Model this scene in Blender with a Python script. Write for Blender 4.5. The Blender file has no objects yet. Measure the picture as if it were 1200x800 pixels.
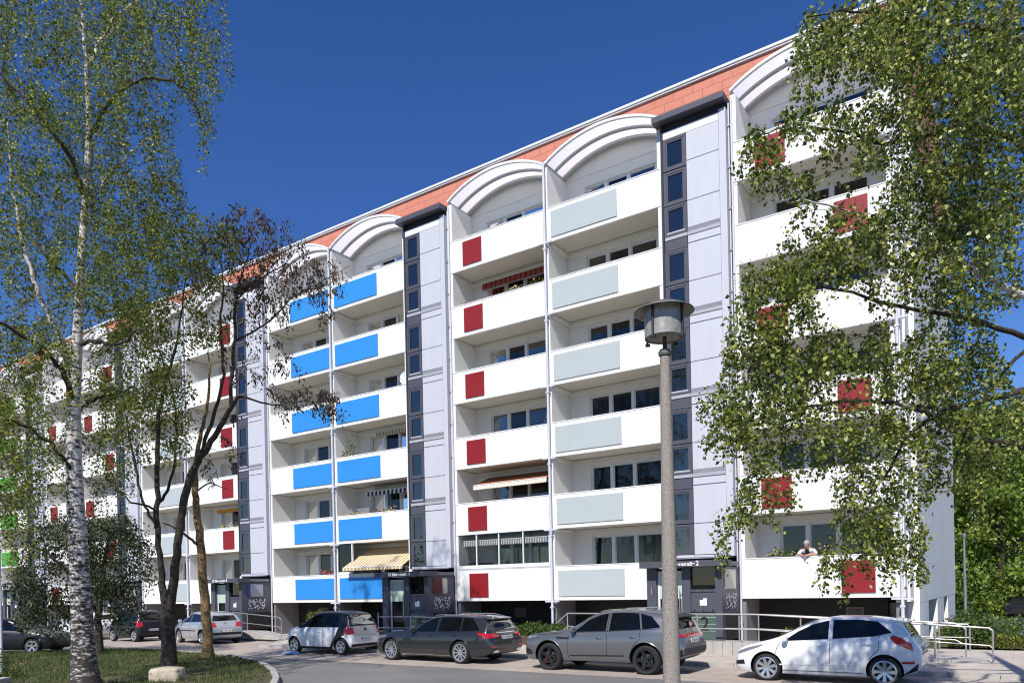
import bpy, bmesh, math, random
import numpy as np
from mathutils import Vector, Matrix
from mathutils.bvhtree import BVHTree
R = math.radians
S = bpy.context.scene
COL = S.collection
random.seed(7)
rng = np.random.default_rng(7)

# ------------------------------------------------------------------ camera
FPX, YAW, ROLL, CY = 881.9535, 0.5996, -0.0212, 687.5472
CAM = Vector((15.3309, -25.2918, 2.3))
_f = Vector((-math.sin(YAW), math.cos(YAW), 0)); _r = Vector((math.cos(YAW), math.sin(YAW), 0)); _u = Vector((0, 0, 1))
RT = math.cos(ROLL) * _r + math.sin(ROLL) * _u
UP = RT.cross(_f)
def at(u, v, D):
    """a real point seen at photo pixel (u,v), D metres in front of the lens"""
    return CAM + (_f + RT * ((u - 600) / FPX) + UP * ((CY - v) / FPX)) * D
def ground_at(u, v, z=0.0):
    d = _f + RT * ((u - 600) / FPX) + UP * ((CY - v) / FPX)
    return CAM + d * ((z - CAM.z) / d.z)

cam = bpy.data.cameras.new('camera'); co = bpy.data.objects.new('camera', cam); COL.objects.link(co)
M = Matrix.Identity(4)
for i in range(3):
    M[i][0] = RT[i]; M[i][1] = UP[i]; M[i][2] = -_f[i]; M[i][3] = CAM[i]
co.matrix_world = M
cam.sensor_fit = 'HORIZONTAL'; cam.sensor_width = 36; cam.lens = FPX / 1200 * 36
cam.shift_y = (CY - 400) / 1200
cam.clip_start = 0.1; cam.clip_end = 3000
S.camera = co

# ------------------------------------------------------------------ materials
def new_mat(name):
    m = bpy.data.materials.new(name); m.use_nodes = True
    nt = m.node_tree
    return m, nt, nt.nodes['Principled BSDF'], nt.nodes['Material Output']
def mat(name, col, rough=0.6, metal=0.0, var=0.0, scale=4.0, bump=0.0, bscale=None, spec=0.5, coat=0.0, detail=6.0):
    m, nt, b, out = new_mat(name)
    b.inputs['Roughness'].default_value = rough
    b.inputs['Metallic'].default_value = metal
    b.inputs['Specular IOR Level'].default_value = spec
    b.inputs['Coat Weight'].default_value = coat
    b.inputs['Coat Roughness'].default_value = 0.03
    c = (*col, 1)
    b.inputs['Base Color'].default_value = c
    if var or bump:
        tc = nt.nodes.new('ShaderNodeTexCoord')
    if var:
        n = nt.nodes.new('ShaderNodeTexNoise'); n.inputs['Scale'].default_value = scale; n.inputs['Detail'].default_value = detail
        n.inputs['Roughness'].default_value = 0.6
        r = nt.nodes.new('ShaderNodeValToRGB')
        r.color_ramp.elements[0].position = 0.3; r.color_ramp.elements[1].position = 0.7
        r.color_ramp.elements[0].color = (*[max(0, x * (1 - var)) for x in col], 1)
        r.color_ramp.elements[1].color = (*[min(1, x * (1 + var)) for x in col], 1)
        nt.links.new(tc.outputs['Object'], n.inputs['Vector']); nt.links.new(n.outputs['Fac'], r.inputs['Fac'])
        nt.links.new(r.outputs['Color'], b.inputs['Base Color'])
    if bump:
        n2 = nt.nodes.new('ShaderNodeTexNoise'); n2.inputs['Scale'].default_value = bscale or scale * 6; n2.inputs['Detail'].default_value = 5
        bp = nt.nodes.new('ShaderNodeBump'); bp.inputs['Strength'].default_value = bump; bp.inputs['Distance'].default_value = 0.02
        nt.links.new(tc.outputs['Object'], n2.inputs['Vector']); nt.links.new(n2.outputs['Fac'], bp.inputs['Height'])
        nt.links.new(bp.outputs['Normal'], b.inputs['Normal'])
    return m
def glass_mat(name, tint=(0.3, 0.33, 0.36), mixf=0.55, base=(0.01, 0.012, 0.015), ior=1.6, refl=1.0):
    """window glass: partly see-through, mirror-like at grazing angles"""
    m, nt, b, out = new_mat(name)
    b.inputs['Base Color'].default_value = (*base, 1); b.inputs['Roughness'].default_value = 0.02
    b.inputs['Specular IOR Level'].default_value = 0.35
    t = nt.nodes.new('ShaderNodeBsdfTransparent'); t.inputs['Color'].default_value = (*tint, 1)
    g = nt.nodes.new('ShaderNodeBsdfGlossy'); g.inputs['Roughness'].default_value = 0.01
    fr = nt.nodes.new('ShaderNodeFresnel'); fr.inputs['IOR'].default_value = ior
    mx = nt.nodes.new('ShaderNodeMixShader'); mx.inputs[0].default_value = mixf
    nt.links.new(b.outputs[0], mx.inputs[1]); nt.links.new(t.outputs[0], mx.inputs[2])
    m2 = nt.nodes.new('ShaderNodeMixShader')
    ml = nt.nodes.new('ShaderNodeMath'); ml.operation = 'MULTIPLY'; ml.inputs[1].default_value = refl; nt.links.new(fr.outputs[0], ml.inputs[0])
    nt.links.new(ml.outputs[0], m2.inputs[0]); nt.links.new(mx.outputs[0], m2.inputs[1]); nt.links.new(g.outputs[0], m2.inputs[2])
    nt.links.new(m2.outputs[0], out.inputs['Surface'])
    return m
def leaf_mat(name, c1, c2, c3, trans=0.35, gloss=0.55):
    m, nt, b, out = new_mat(name)
    geo = nt.nodes.new('ShaderNodeNewGeometry')
    r = nt.nodes.new('ShaderNodeValToRGB')
    e = r.color_ramp.elements
    e[0].position = 0.0; e[0].color = (*c1, 1); e[1].position = 1.0; e[1].color = (*c3, 1)
    x = e.new(0.5); x.color = (*c2, 1)
    nt.links.new(geo.outputs['Random Per Island'], r.inputs['Fac'])
    nt.links.new(r.outputs['Color'], b.inputs['Base Color'])
    b.inputs['Roughness'].default_value = gloss; b.inputs['Specular IOR Level'].default_value = 0.5
    t = nt.nodes.new('ShaderNodeBsdfTranslucent')
    h = nt.nodes.new('ShaderNodeHueSaturation'); h.inputs['Value'].default_value = 1.5; h.inputs['Saturation'].default_value = 1.1
    nt.links.new(r.outputs['Color'], h.inputs['Color']); nt.links.new(h.outputs['Color'], t.inputs['Color'])
    mx = nt.nodes.new('ShaderNodeMixShader'); mx.inputs[0].default_value = trans
    nt.links.new(b.outputs[0], mx.inputs[1]); nt.links.new(t.outputs[0], mx.inputs[2])
    nt.links.new(mx.outputs[0], out.inputs['Surface'])
    return m

MW = mat('white_render', (0.80, 0.80, 0.78), 0.85, var=0.03, scale=0.9, bump=0.12, bscale=60)
MWP = mat('white_parapet', (0.82, 0.82, 0.81), 0.8, var=0.03, scale=1.3, bump=0.08, bscale=80)
def weather(m, k=0.10):
    nt = m.node_tree; b = nt.nodes['Principled BSDF']; src = b.inputs['Base Color'].links[0].from_socket
    tc = nt.nodes.new('ShaderNodeTexCoord'); mp_ = nt.nodes.new('ShaderNodeMapping'); mp_.inputs['Scale'].default_value = (5.0, 5.0, 0.35)
    n = nt.nodes.new('ShaderNodeTexNoise'); n.inputs['Scale'].default_value = 1.3; n.inputs['Detail'].default_value = 6; n.inputs['Roughness'].default_value = 0.7
    r = nt.nodes.new('ShaderNodeValToRGB'); r.color_ramp.elements[0].position = 0.36; r.color_ramp.elements[0].color = (1 - k, 1 - k * 1.05, 1 - k * 1.2, 1); r.color_ramp.elements[1].position = 0.56
    mx = nt.nodes.new('ShaderNodeMixRGB'); mx.blend_type = 'MULTIPLY'; mx.inputs[0].default_value = 1
    nt.links.new(tc.outputs['Object'], mp_.inputs['Vector']); nt.links.new(mp_.outputs[0], n.inputs['Vector']); nt.links.new(n.outputs['Fac'], r.inputs['Fac'])
    nt.links.new(src, mx.inputs[1]); nt.links.new(r.outputs[0], mx.inputs[2]); nt.links.new(mx.outputs[0], b.inputs['Base Color'])
weather(MWP, 0.12); weather(MW, 0.10)
MWL = mat('loggia_wall', (0.79, 0.775, 0.745), 0.85, var=0.03, scale=0.9, bump=0.12, bscale=60)
MSOF = mat('loggia_soffit', (0.70, 0.665, 0.585), 0.85, var=0.04, scale=1.2)
MWT = mat('white_metal', (0.74, 0.76, 0.78), 0.4, var=0.04, scale=3)
MPIPE = mat('downpipe_grey', (0.60, 0.61, 0.67), 0.45, var=0.05, scale=3)
MGAL = mat('galvanised', (0.34, 0.35, 0.37), 0.4, metal=0.6, var=0.12, scale=6)
MSTEEL = mat('brushed_steel', (0.42, 0.41, 0.40), 0.45, metal=0.6, var=0.06, scale=8)
MANT = mat('anthracite_cladding', (0.075, 0.077, 0.10), 0.5, var=0.06, scale=2)
MANT2 = mat('anthracite_frame', (0.042, 0.044, 0.062), 0.55, spec=0.25)
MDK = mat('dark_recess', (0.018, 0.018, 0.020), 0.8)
MBAS = mat('basement_black', (0.022, 0.022, 0.023), 0.9, var=0.25, scale=1.5)
MBGR = mat('basement_grey', (0.20, 0.20, 0.22), 0.85, var=0.08, scale=2)
MLAV = mat('lavender_panel', (0.545, 0.56, 0.62), 0.55, var=0.02, scale=1)
MBAND = mat('grey_band', (0.40, 0.40, 0.45), 0.55, var=0.04, scale=2)
weather(MLAV, 0.03)
MBLUE = mat('blue_panel', (0.030, 0.265, 0.72), 0.5, var=0.03, scale=2)
MRED = mat('red_panel', (0.25, 0.008, 0.011), 0.5, var=0.05, scale=2)
MGREY = mat('pale_grey_panel', (0.45, 0.50, 0.51), 0.5, var=0.03, scale=2)
MGREEN = mat('green_panel', (0.085, 0.33, 0.045), 0.5, var=0.04, scale=2)
MGLASS = glass_mat('window_glass')
MGLASSB = glass_mat('stair_glass', tint=(0.42, 0.45, 0.42), mixf=0.35, ior=2.1)
MGRNG = glass_mat('green_glass', tint=(0.55, 0.72, 0.62), mixf=0.8)
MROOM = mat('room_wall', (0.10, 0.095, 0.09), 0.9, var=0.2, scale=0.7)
MCURT = mat('curtain', (0.42, 0.43, 0.46), 0.9, var=0.12, scale=3)
MLETT = mat('white_lettering', (0.85, 0.85, 0.85), 0.5)
MBLK = mat('black_plastic', (0.012, 0.012, 0.013), 0.5)
MCREAM = mat('notice_panel', (0.62, 0.60, 0.52), 0.5)
MPGRN = mat('pale_green_pane', (0.50, 0.62, 0.52), 0.2)
MNAVY = mat('navy_panel', (0.02, 0.06, 0.25), 0.5)
MMAROON = mat('maroon_panel', (0.13, 0.012, 0.012), 0.5)

def mat_terracotta():
    m, nt, b, out = new_mat('terracotta_tiles')
    tc = nt.nodes.new('ShaderNodeTexCoord'); sep = nt.nodes.new('ShaderNodeSeparateXYZ'); add = nt.nodes.new('ShaderNodeMath'); cmb = nt.nodes.new('ShaderNodeCombineXYZ')
    nt.links.new(tc.outputs['Object'], sep.inputs[0])
    add.operation = 'ADD'; nt.links.new(sep.outputs['X'], add.inputs[0]); nt.links.new(sep.outputs['Y'], add.inputs[1])
    nt.links.new(add.outputs[0], cmb.inputs['X']); nt.links.new(sep.outputs['Z'], cmb.inputs['Y'])
    bk = nt.nodes.new('ShaderNodeTexBrick')
    bk.inputs['Scale'].default_value = 1.0; bk.inputs['Brick Width'].default_value = 0.74; bk.inputs['Row Height'].default_value = 0.29
    bk.inputs['Mortar Size'].default_value = 0.012; bk.inputs['Mortar Smooth'].default_value = 0.2; bk.inputs['Bias'].default_value = -0.2
    bk.inputs['Color1'].default_value = (0.62, 0.23, 0.155, 1); bk.inputs['Color2'].default_value = (0.55, 0.19, 0.125, 1)
    bk.inputs['Mortar'].default_value = (0.36, 0.115, 0.075, 1)
    nt.links.new(cmb.outputs[0], bk.inputs['Vector'])
    nt.links.new(bk.outputs['Color'], b.inputs['Base Color']); b.inputs['Roughness'].default_value = 0.75
    return m
MTER = mat_terracotta()
def mat_poly():
    m, nt, b, out = new_mat('translucent_canopy_sheet')
    b.inputs['Base Color'].default_value = (0.82, 0.83, 0.86, 1); b.inputs['Roughness'].default_value = 0.35
    t = nt.nodes.new('ShaderNodeBsdfTranslucent'); t.inputs['Color'].default_value = (0.86, 0.91, 0.96, 1)
    mx = nt.nodes.new('ShaderNodeMixShader'); mx.inputs[0].default_value = 0.78
    nt.links.new(b.outputs[0], mx.inputs[1]); nt.links.new(t.outputs[0], mx.inputs[2]); nt.links.new(mx.outputs[0], out.inputs['Surface'])
    return m
MPOLY = mat_poly()
def mat_asphalt():
    m, nt, b, out = new_mat('asphalt')
    tc = nt.nodes.new('ShaderNodeTexCoord')
    n1 = nt.nodes.new('ShaderNodeTexNoise'); n1.inputs['Scale'].default_value = 0.35; n1.inputs['Detail'].default_value = 8; n1.inputs['Roughness'].default_value = 0.65
    n2 = nt.nodes.new('ShaderNodeTexNoise'); n2.inputs['Scale'].default_value = 90; n2.inputs['Detail'].default_value = 3
    r = nt.nodes.new('ShaderNodeValToRGB'); e = r.color_ramp.elements
    e[0].position = 0.3; e[0].color = (0.19, 0.182, 0.175, 1); e[1].position = 0.72; e[1].color = (0.29, 0.278, 0.265, 1)
    r2 = nt.nodes.new('ShaderNodeValToRGB'); r2.color_ramp.elements[0].position = 0.35; r2.color_ramp.elements[0].color = (0.55, 0.55, 0.55, 1); r2.color_ramp.elements[1].position = 0.7
    mx = nt.nodes.new('ShaderNodeMixRGB'); mx.blend_type = 'MULTIPLY'; mx.inputs[0].default_value = 1
    for n in (n1, n2): nt.links.new(tc.outputs['Object'], n.inputs['Vector'])
    nt.links.new(n1.outputs['Fac'], r.inputs[0]); nt.links.new(n2.outputs['Fac'], r2.inputs[0])
    nt.links.new(r.outputs[0], mx.inputs[1]); nt.links.new(r2.outputs[0], mx.inputs[2]); nt.links.new(mx.outputs[0], b.inputs['Base Color'])
    b.inputs['Roughness'].default_value = 0.9
    bp = nt.nodes.new('ShaderNodeBump'); bp.inputs['Strength'].default_value = 0.3; bp.inputs['Distance'].default_value = 0.01
    nt.links.new(n2.outputs['Fac'], bp.inputs['Height']); nt.links.new(bp.outputs[0], b.inputs['Normal'])
    return m
MASPH = mat_asphalt()
def mat_paving(name, c1, c2, mortar, w, h, msize=0.006):
    m, nt, b, out = new_mat(name)
    tc = nt.nodes.new('ShaderNodeTexCoord'); bk = nt.nodes.new('ShaderNodeTexBrick')
    bk.inputs['Scale'].default_value = 1; bk.inputs['Brick Width'].default_value = w; bk.inputs['Row Height'].default_value = h
    bk.inputs['Mortar Size'].default_value = msize
    bk.inputs['Color1'].default_value = (*c1, 1); bk.inputs['Color2'].default_value = (*c2, 1); bk.inputs['Mortar'].default_value = (*mortar, 1)
    n = nt.nodes.new('ShaderNodeTexNoise'); n.inputs['Scale'].default_value = 0.8; n.inputs['Detail'].default_value = 8; n.inputs['Roughness'].default_value = 0.7
    r = nt.nodes.new('ShaderNodeValToRGB'); r.color_ramp.elements[0].position = 0.3; r.color_ramp.elements[0].color = (0.72, 0.7, 0.68, 1); r.color_ramp.elements[1].position = 0.65
    mx = nt.nodes.new('ShaderNodeMixRGB'); mx.blend_type = 'MULTIPLY'; mx.inputs[0].default_value = 1
    nt.links.new(tc.outputs['Object'], bk.inputs['Vector']); nt.links.new(tc.outputs['Object'], n.inputs['Vector']); nt.links.new(n.outputs['Fac'], r.inputs[0])
    nt.links.new(bk.outputs['Color'], mx.inputs[1]); nt.links.new(r.outputs[0], mx.inputs[2]); nt.links.new(mx.outputs[0], b.inputs['Base Color'])
    b.inputs['Roughness'].default_value = 0.85
    return m
MPARK = mat_paving('parking_setts', (0.50, 0.43, 0.37), (0.44, 0.38, 0.33), (0.34, 0.29, 0.25), 0.2, 0.1)
MPAVE = mat_paving('pavement_slabs', (0.58, 0.51, 0.44), (0.54, 0.48, 0.42), (0.40, 0.36, 0.32), 0.4, 0.4)
MKERB = mat('kerb_stone', (0.40, 0.38, 0.35), 0.85, var=0.15, scale=5, bump=0.2)
MCONC = mat('pale_concrete', (0.42, 0.40, 0.38), 0.85, var=0.12, scale=3, bump=0.15)
MLOT = mat('lot_paving', (0.42, 0.37, 0.32), 0.9, var=0.12, scale=0.5)
MLAND = mat('land', (0.06, 0.075, 0.03), 0.95, var=0.3, scale=0.2)
MSOIL = mat('soil', (0.085, 0.075, 0.035), 0.95, var=0.45, scale=1.5, bump=0.4, bscale=20)
MMULCH = mat('bark_mulch', (0.10, 0.06, 0.045), 0.95, var=0.4, scale=8, bump=0.5, bscale=40)

# ------------------------------------------------------------------ mesh helpers
class MB:
    def __init__(s): s.v = []; s.f = []; s.mi = []
    def quad(s, a, b, c, d, mi=0):
        n = len(s.v); s.v += [tuple(a), tuple(b), tuple(c), tuple(d)]; s.f.append((n, n + 1, n + 2, n + 3)); s.mi.append(mi)
    def poly(s, pts, mi=0):
        n = len(s.v); s.v += [tuple(p) for p in pts]; s.f.append(tuple(range(n, n + len(pts)))); s.mi.append(mi)
    def box(s, x0, x1, y0, y1, z0, z1, mi=0):
        n = len(s.v)
        s.v += [(x0, y0, z0), (x1, y0, z0), (x1, y1, z0), (x0, y1, z0), (x0, y0, z1), (x1, y0, z1), (x1, y1, z1), (x0, y1, z1)]
        for f in ((0, 3, 2, 1), (4, 5, 6, 7), (0, 1, 5, 4), (1, 2, 6, 5), (2, 3, 7, 6), (3, 0, 4, 7)):
            s.f.append(tuple(n + i for i in f)); s.mi.append(mi)
    def tube(s, pts, rad, n=8, mi=0, cap=True):
        pts = [Vector(p) for p in pts]
        if not hasattr(rad, '__len__'): rad = [rad] * len(pts)
        base = len(s.v); prev = None
        for i, p in enumerate(pts):
            d = (pts[min(i + 1, len(pts) - 1)] - pts[max(i - 1, 0)])
            if d.length < 1e-9: d = Vector((0, 0, 1))
            d.normalize()
            if prev is None:
                a = Vector((1, 0, 0)) if abs(d.x) < 0.8 else Vector((0, 1, 0))
                x = d.cross(a).normalized()
            else:
                x = (prev - d * prev.dot(d))
                x = x.normalized() if x.length > 1e-6 else d.orthogonal().normalized()
            prev = x; y = d.cross(x)
            for k in range(n):
                t = 2 * math.pi * k / n
                q = p + (x * math.cos(t) + y * math.sin(t)) * rad[i]
                s.v.append((q.x, q.y, q.z))
        for i in range(len(pts) - 1):
            for k in range(n):
                a = base + i * n + k; b = base + i * n + (k + 1) % n
                s.f.append((a, b, b + n, a + n)); s.mi.append(mi)
        if cap:
            s.f.append(tuple(base + k for k in reversed(range(n)))); s.mi.append(mi)
            e = base + (len(pts) - 1) * n
            s.f.append(tuple(e + k for k in range(n))); s.mi.append(mi)
    def lathe(s, prof, n=24, axis='z', c=(0, 0, 0), mi=0, close=False):
        """prof: list of (r, h)"""
        base = len(s.v)
        for r, h in prof:
            for k in range(n):
                t = 2 * math.pi * k / n
                a, b = r * math.cos(t), r * math.sin(t)
                if axis == 'z': p = (a, b, h)
                else: p = (a, h, b)
                s.v.append((p[0] + c[0], p[1] + c[1], p[2] + c[2]))
        m = len(prof)
        for i in range(m if close else m - 1):
            j = (i + 1) % m
            for k in range(n):
                s.f.append((base + i * n + k, base + i * n + (k + 1) % n, base + j * n + (k + 1) % n, base + j * n + k)); s.mi.append(mi)
    def prism(s, poly, y0, y1, mi=0):
        """poly in (x,z), extruded along y"""
        n = len(s.v); k = len(poly)
        s.v += [(x, y0, z) for x, z in poly] + [(x, y1, z) for x, z in poly]
        s.f.append(tuple(range(n, n + k))); s.mi.append(mi)
        s.f.append(tuple(reversed(range(n + k, n + 2 * k)))); s.mi.append(mi)
        for i in range(k):
            j = (i + 1) % k
            s.f.append((n + j, n + i, n + k + i, n + k + j)); s.mi.append(mi)
    def mesh(s, name, mats, smooth=False, fix=True, angle=None):
        me = bpy.data.meshes.new(name)
        me.from_pydata(s.v, [], s.f)
        for m in (mats if isinstance(mats, (list, tuple)) else [mats]): me.materials.append(m)
        me.polygons.foreach_set('material_index', s.mi)
        if fix:
            bm = bmesh.new(); bm.from_mesh(me); bmesh.ops.recalc_face_normals(bm, faces=bm.faces); bm.to_mesh(me); bm.free()
        if smooth:
            me.polygons.foreach_set('use_smooth', [True] * len(me.polygons))
            me.set_sharp_from_angle(angle=R(angle or 40))
        me.update()
        return me
    def build(s, name, mats, parent=None, loc=None, smooth=False, fix=True, angle=None):
        return link(name, s.mesh(name, mats, smooth, fix, angle), parent, loc)
def link(name, me, parent=None, loc=None, rotz=0):
    o = bpy.data.objects.new(name, me); COL.objects.link(o)
    if parent is not None: o.parent = parent
    if loc is not None: o.location = loc
    if rotz: o.rotation_euler = (0, 0, rotz)
    return o
def tag(o, label=None, cat=None, group=None, kind=None):
    if label: o['label'] = label
    if cat: o['category'] = cat
    if group: o['group'] = group
    if kind: o['kind'] = kind
    return o
def thing(name, label, cat, loc=(0, 0, 0), rotz=0, group=None):
    o = bpy.data.objects.new(name, None); COL.objects.link(o); o.empty_display_size = 0.2
    o.location = loc; o.rotation_euler = (0, 0, rotz)
    return tag(o, label, cat, group)
def copy_tree(o, parent=None):
    c = o.copy(); COL.objects.link(c)
    if parent is not None: c.parent = parent
    for ch in list(o.children): copy_tree(ch, c)
    return c
def text_mesh(txt, size, extrude=0.01, bold=0.0):
    cu = bpy.data.curves.new('lettering', 'FONT'); cu.body = txt; cu.size = size; cu.extrude = extrude; cu.offset = bold
    o = bpy.data.objects.new('lettering_tmp', cu); COL.objects.link(o)
    dg = bpy.context.evaluated_depsgraph_get()
    me = bpy.data.meshes.new_from_object(o.evaluated_get(dg))
    bpy.data.objects.remove(o); bpy.data.curves.remove(cu)
    return me
def np_mesh(name, V, nper, mats, mi=None):
    """V: (N*nper,3) separate polygons of nper vertices"""
    n = len(V) // nper
    me = bpy.data.meshes.new(name)
    me.vertices.add(len(V)); me.vertices.foreach_set('co', V.astype(np.float32).ravel())
    me.loops.add(n * nper); me.loops.foreach_set('vertex_index', np.arange(n * nper, dtype=np.int32))
    me.polygons.add(n); me.polygons.foreach_set('loop_start', np.arange(0, n * nper, nper, dtype=np.int32))
    me.polygons.foreach_set('loop_total', np.full(n, nper, dtype=np.int32))
    for m in (mats if isinstance(mats, (list, tuple)) else [mats]): me.materials.append(m)
    if mi is not None: me.polygons.foreach_set('material_index', np.asarray(mi, dtype=np.int32))
    me.update(calc_edges=True); me.validate()
    return me

# ------------------------------------------------------------------ setting: ground
def sheet(name, poly, z, m, kind='structure', thick=0):
    mb = MB()
    if thick:
        n = len(poly); mb.v = [(x, y, z - thick) for x, y in poly] + [(x, y, z) for x, y in poly]
        mb.f = [tuple(range(n, 2 * n))] + [(i, (i + 1) % n, n + (i + 1) % n, n + i) for i in range(n)]; mb.mi = [0] * len(mb.f)
    else:
        mb.poly([(x, y, z) for x, y in poly])
    return tag(mb.build(name, m), kind=kind)
sheet('ground', [(-900, -900), (900, -900), (900, 900), (-900, 900)], -0.02, MLAND)
sheet('road', [(-120, -70), (60, -70), (60, -1.0), (-120, -1.0)], 0.0, MASPH)
sheet('parking_strip', [(-30, -7.4), (-19, -7.4), (-12, -7.9), (-9.5, -8.3), (40, -8.3), (40, -5.2), (-30, -5.2)], 0.004, MPARK)
sheet('parking_bays', [(-60, -5.2), (-11.0, -5.2), (-12.6, -2.4), (-60, -2.4)], 0.0045, MPARK)
sheet('pavement', [(-11.4, -5.05), (45, -5.05), (45, 1.6), (-62, 1.6), (-62, -2.3), (-13.0, -2.3)], 0.10, MPAVE, thick=0.14)
mb = MB()
kp = [(45, -5.15), (-11.35, -5.15), (-13.1, -2.4), (-62, -2.4)]
for a, b in zip(kp[:-1], kp[1:]):
    L = math.hypot(b[0] - a[0], b[1] - a[1]); n = max(1, int(L)); d = ((b[0] - a[0]) / L, (b[1] - a[1]) / L); nn = (-d[1], d[0])
    for i in range(n):
        s0 = i * L / n + 0.006; s1 = (i + 1) * L / n - 0.006
        q = [(a[0] + d[0] * s + nn[0] * w, a[1] + d[1] * s + nn[1] * w) for s, w in ((s0, -0.07), (s1, -0.07), (s1, 0.07), (s0, 0.07))]
        k = len(mb.v); mb.v += [(x, y, -0.05) for x, y in q] + [(x, y, 0.112 + 0.004 * random.random()) for x, y in q]
        for f in ((4, 5, 6, 7), (0, 1, 5, 4), (1, 2, 6, 5), (2, 3, 7, 6), (3, 0, 4, 7)): mb.f.append(tuple(k + i for i in f)); mb.mi.append(0)
tag(mb.build('kerb', MKERB), kind='structure')
sheet('car_park', [(12.9, 19.5), (80, 19.5), (80, 60), (-5, 60), (-5, 27), (12.9, 27)], 0.06, MLOT)
sheet('bed_soil', [(12.9, 3.2), (45, 3.2), (45, 19.3), (12.9, 19.3)], 0.13, MSOIL, thick=0.1)
sheet('planting_soil', [(-4.3, -1.35), (0.9, -1.35), (0.9, 1.5), (-4.3, 1.5)], 0.42, MMULCH, thick=0.4)
sheet('planting_soil', [(-14.0, -1.4), (-8.4, -1.4), (-8.4, 1.5), (-14.0, 1.5)], 0.35, MMULCH, thick=0.4)
# grass island
ISL = [ground_at(u, v)[:2] for u, v in ((-200, 770), (-60, 769), (10, 767.5), (60, 764.5), (120, 762.5), (180, 763), (210, 766), (245, 769), (280, 773), (303, 780), (316, 789), (320, 799), (312, 815), (260, 850), (60, 900), (-240, 900))]
sheet('grass_soil', ISL, 0.09, MSOIL, thick=0.12)
mb = MB()
for i in range(5, 13):
    a, b = Vector((*ISL[i], 0)), Vector((*ISL[i + 1], 0)); L = (b - a).length; n = max(1, round(L / 0.5)); nn = Vector((-(b - a).y, (b - a).x, 0)).normalized()
    for k in range(n):
        p0 = a.lerp(b, (k + 0.03) / n); p1 = a.lerp(b, (k + 0.97) / n)
        q = [p0 + nn * 0.0, p1 + nn * 0.0, p1 - nn * 0.16 * -1, p0 - nn * 0.16 * -1]
        h = 0.13 + random.random() * 0.02; j = len(mb.v)
        mb.v += [(p.x, p.y, -0.03) for p in q] + [(p.x, p.y, h) for p in q]
        for f in ((4, 5, 6, 7), (0, 1, 5, 4), (1, 2, 6, 5), (2, 3, 7, 6), (3, 0, 4, 7)): mb.f.append(tuple(j + t for t in f)); mb.mi.append(0)
tag(mb.build('island_kerb', MKERB), kind='structure')

# ------------------------------------------------------------------ apartment building
BLD = thing('apartment_building', 'long white six-storey apartment block with coloured balcony panels and arched roof canopies', 'apartment building', (0, 0, 0))
W = 12.24; LW = 4.896; TW = 2.448
FZ = [1.95 + 2.8 * k for k in range(6)]
XL, XR, YW, YB = -56.0, 12.55, 1.5, 16.0
# (x0, tower on its right?, panel kind)
LOG = []
for k, (left, right) in enumerate((('grey', 'redalt'), ('blueL', 'red'), ('redR', 'blueR'), ('redalt2', 'greyR'), ('greenL', 'redalt2'))):
    v = -W * k
    LOG.append((v, True, left, k)); LOG.append((v + LW + TW, False, right, k))
LOG.append((-5 * W + LW + TW, False, 'greenL', 5))
TOW = [-W * k + LW for k in range(5)]
# --- outer walls
mb = MB()
mb.box(XR - 0.25, XR, YW, YB, 1.55, 20.2)                 # gable
mb.box(XL, XR - 0.252, YB - 0.3, YB, 0, 20.2)             # rear wall
mb.box(XL, XL + 0.25, YW + 0.3, YB - 0.302, 0, 20.2)
mb.build('outer_wall', MW, BLD)
for a, b in ((YW, YW + 2.6), (7.2, 9.8), (11.8, YB - 0.31)):
    mb = MB(); mb.box(XR - 0.6, XR - 0.003, a, b, 0.0, 1.547); mb.build('gable_pier', MW, BLD)
mb = MB(); mb.box(XR - 0.9, XR - 0.65, YW + 0.3, YB - 0.31, 0, 1.54)
mb.build('gable_recess_wall', MBGR, BLD)
# --- loggia rear walls around each window
W0, W1, ZS, ZH = 0.97, 4.01, 0.86, 2.33
for x0, tw, kind, k in LOG:
    mb = MB(); x1 = x0 + LW
    mb.box(x0, x0 + W0, YW, YW + 0.25, 1.75, 18.75); mb.box(x0 + W1, x1, YW, YW + 0.25, 1.75, 18.75)
    for i, fz in enumerate(FZ):
        zlo = 1.75 if i == 0 else FZ[i - 1] + ZH
        mb.box(x0 + W0 + 0.001, x0 + W1 - 0.001, YW, YW + 0.25, zlo, fz + ZS)
    mb.box(x0 + W0 + 0.001, x0 + W1 - 0.001, YW, YW + 0.25, FZ[5] + ZH, 18.75)
    # cove moulding under each ceiling
    for fz in FZ[:5]:
        mb.box(x0 + 0.13, x1 - 0.05, YW - 0.16, YW - 0.003, fz + 2.44, fz + 2.6)
        mb.box(x0 + 0.104, x0 + 0.24, 0.14, YW - 0.165, fz + 2.48, fz + 2.6)
    mb.build('rear_wall', MWL, BLD)
# --- attic cladding, gable cladding, roof coping
mb = MB(); mb.box(XL, XR - 0.255, YW + 0.02, YW + 0.27, 18.752, 20.65)
for t in TOW: mb.box(t, t + TW, YW + 0.02, YW + 0.27, 17.9, 18.75)
mb.box(XR + 0.003, XR + 0.05, YW, YB, 16.6, 20.6); mb.box(XR - 0.25, XR, YW, YB, 20.202, 20.6)
mb.build('terracotta_cladding', MTER, BLD)
mb = MB(); mb.box(XL - 0.1, XR + 0.12, YW - 0.06, YW + 0.5, 20.66, 20.72); mb.box(XL - 0.1, XR + 0.14, YW - 0.10, YW + 0.5, 20.724, 20.81); mb.box(XR - 0.3, XR + 0.12, YW + 0.503, YB, 20.66, 20.81)
mb.build('roof_coping', MWT, BLD)
mb = MB(); mb.box(XL, XR - 0.31, YW + 0.503, YB - 0.31, 20.205, 20.5); mb.build('flat_roof', MBGR, BLD)
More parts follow.
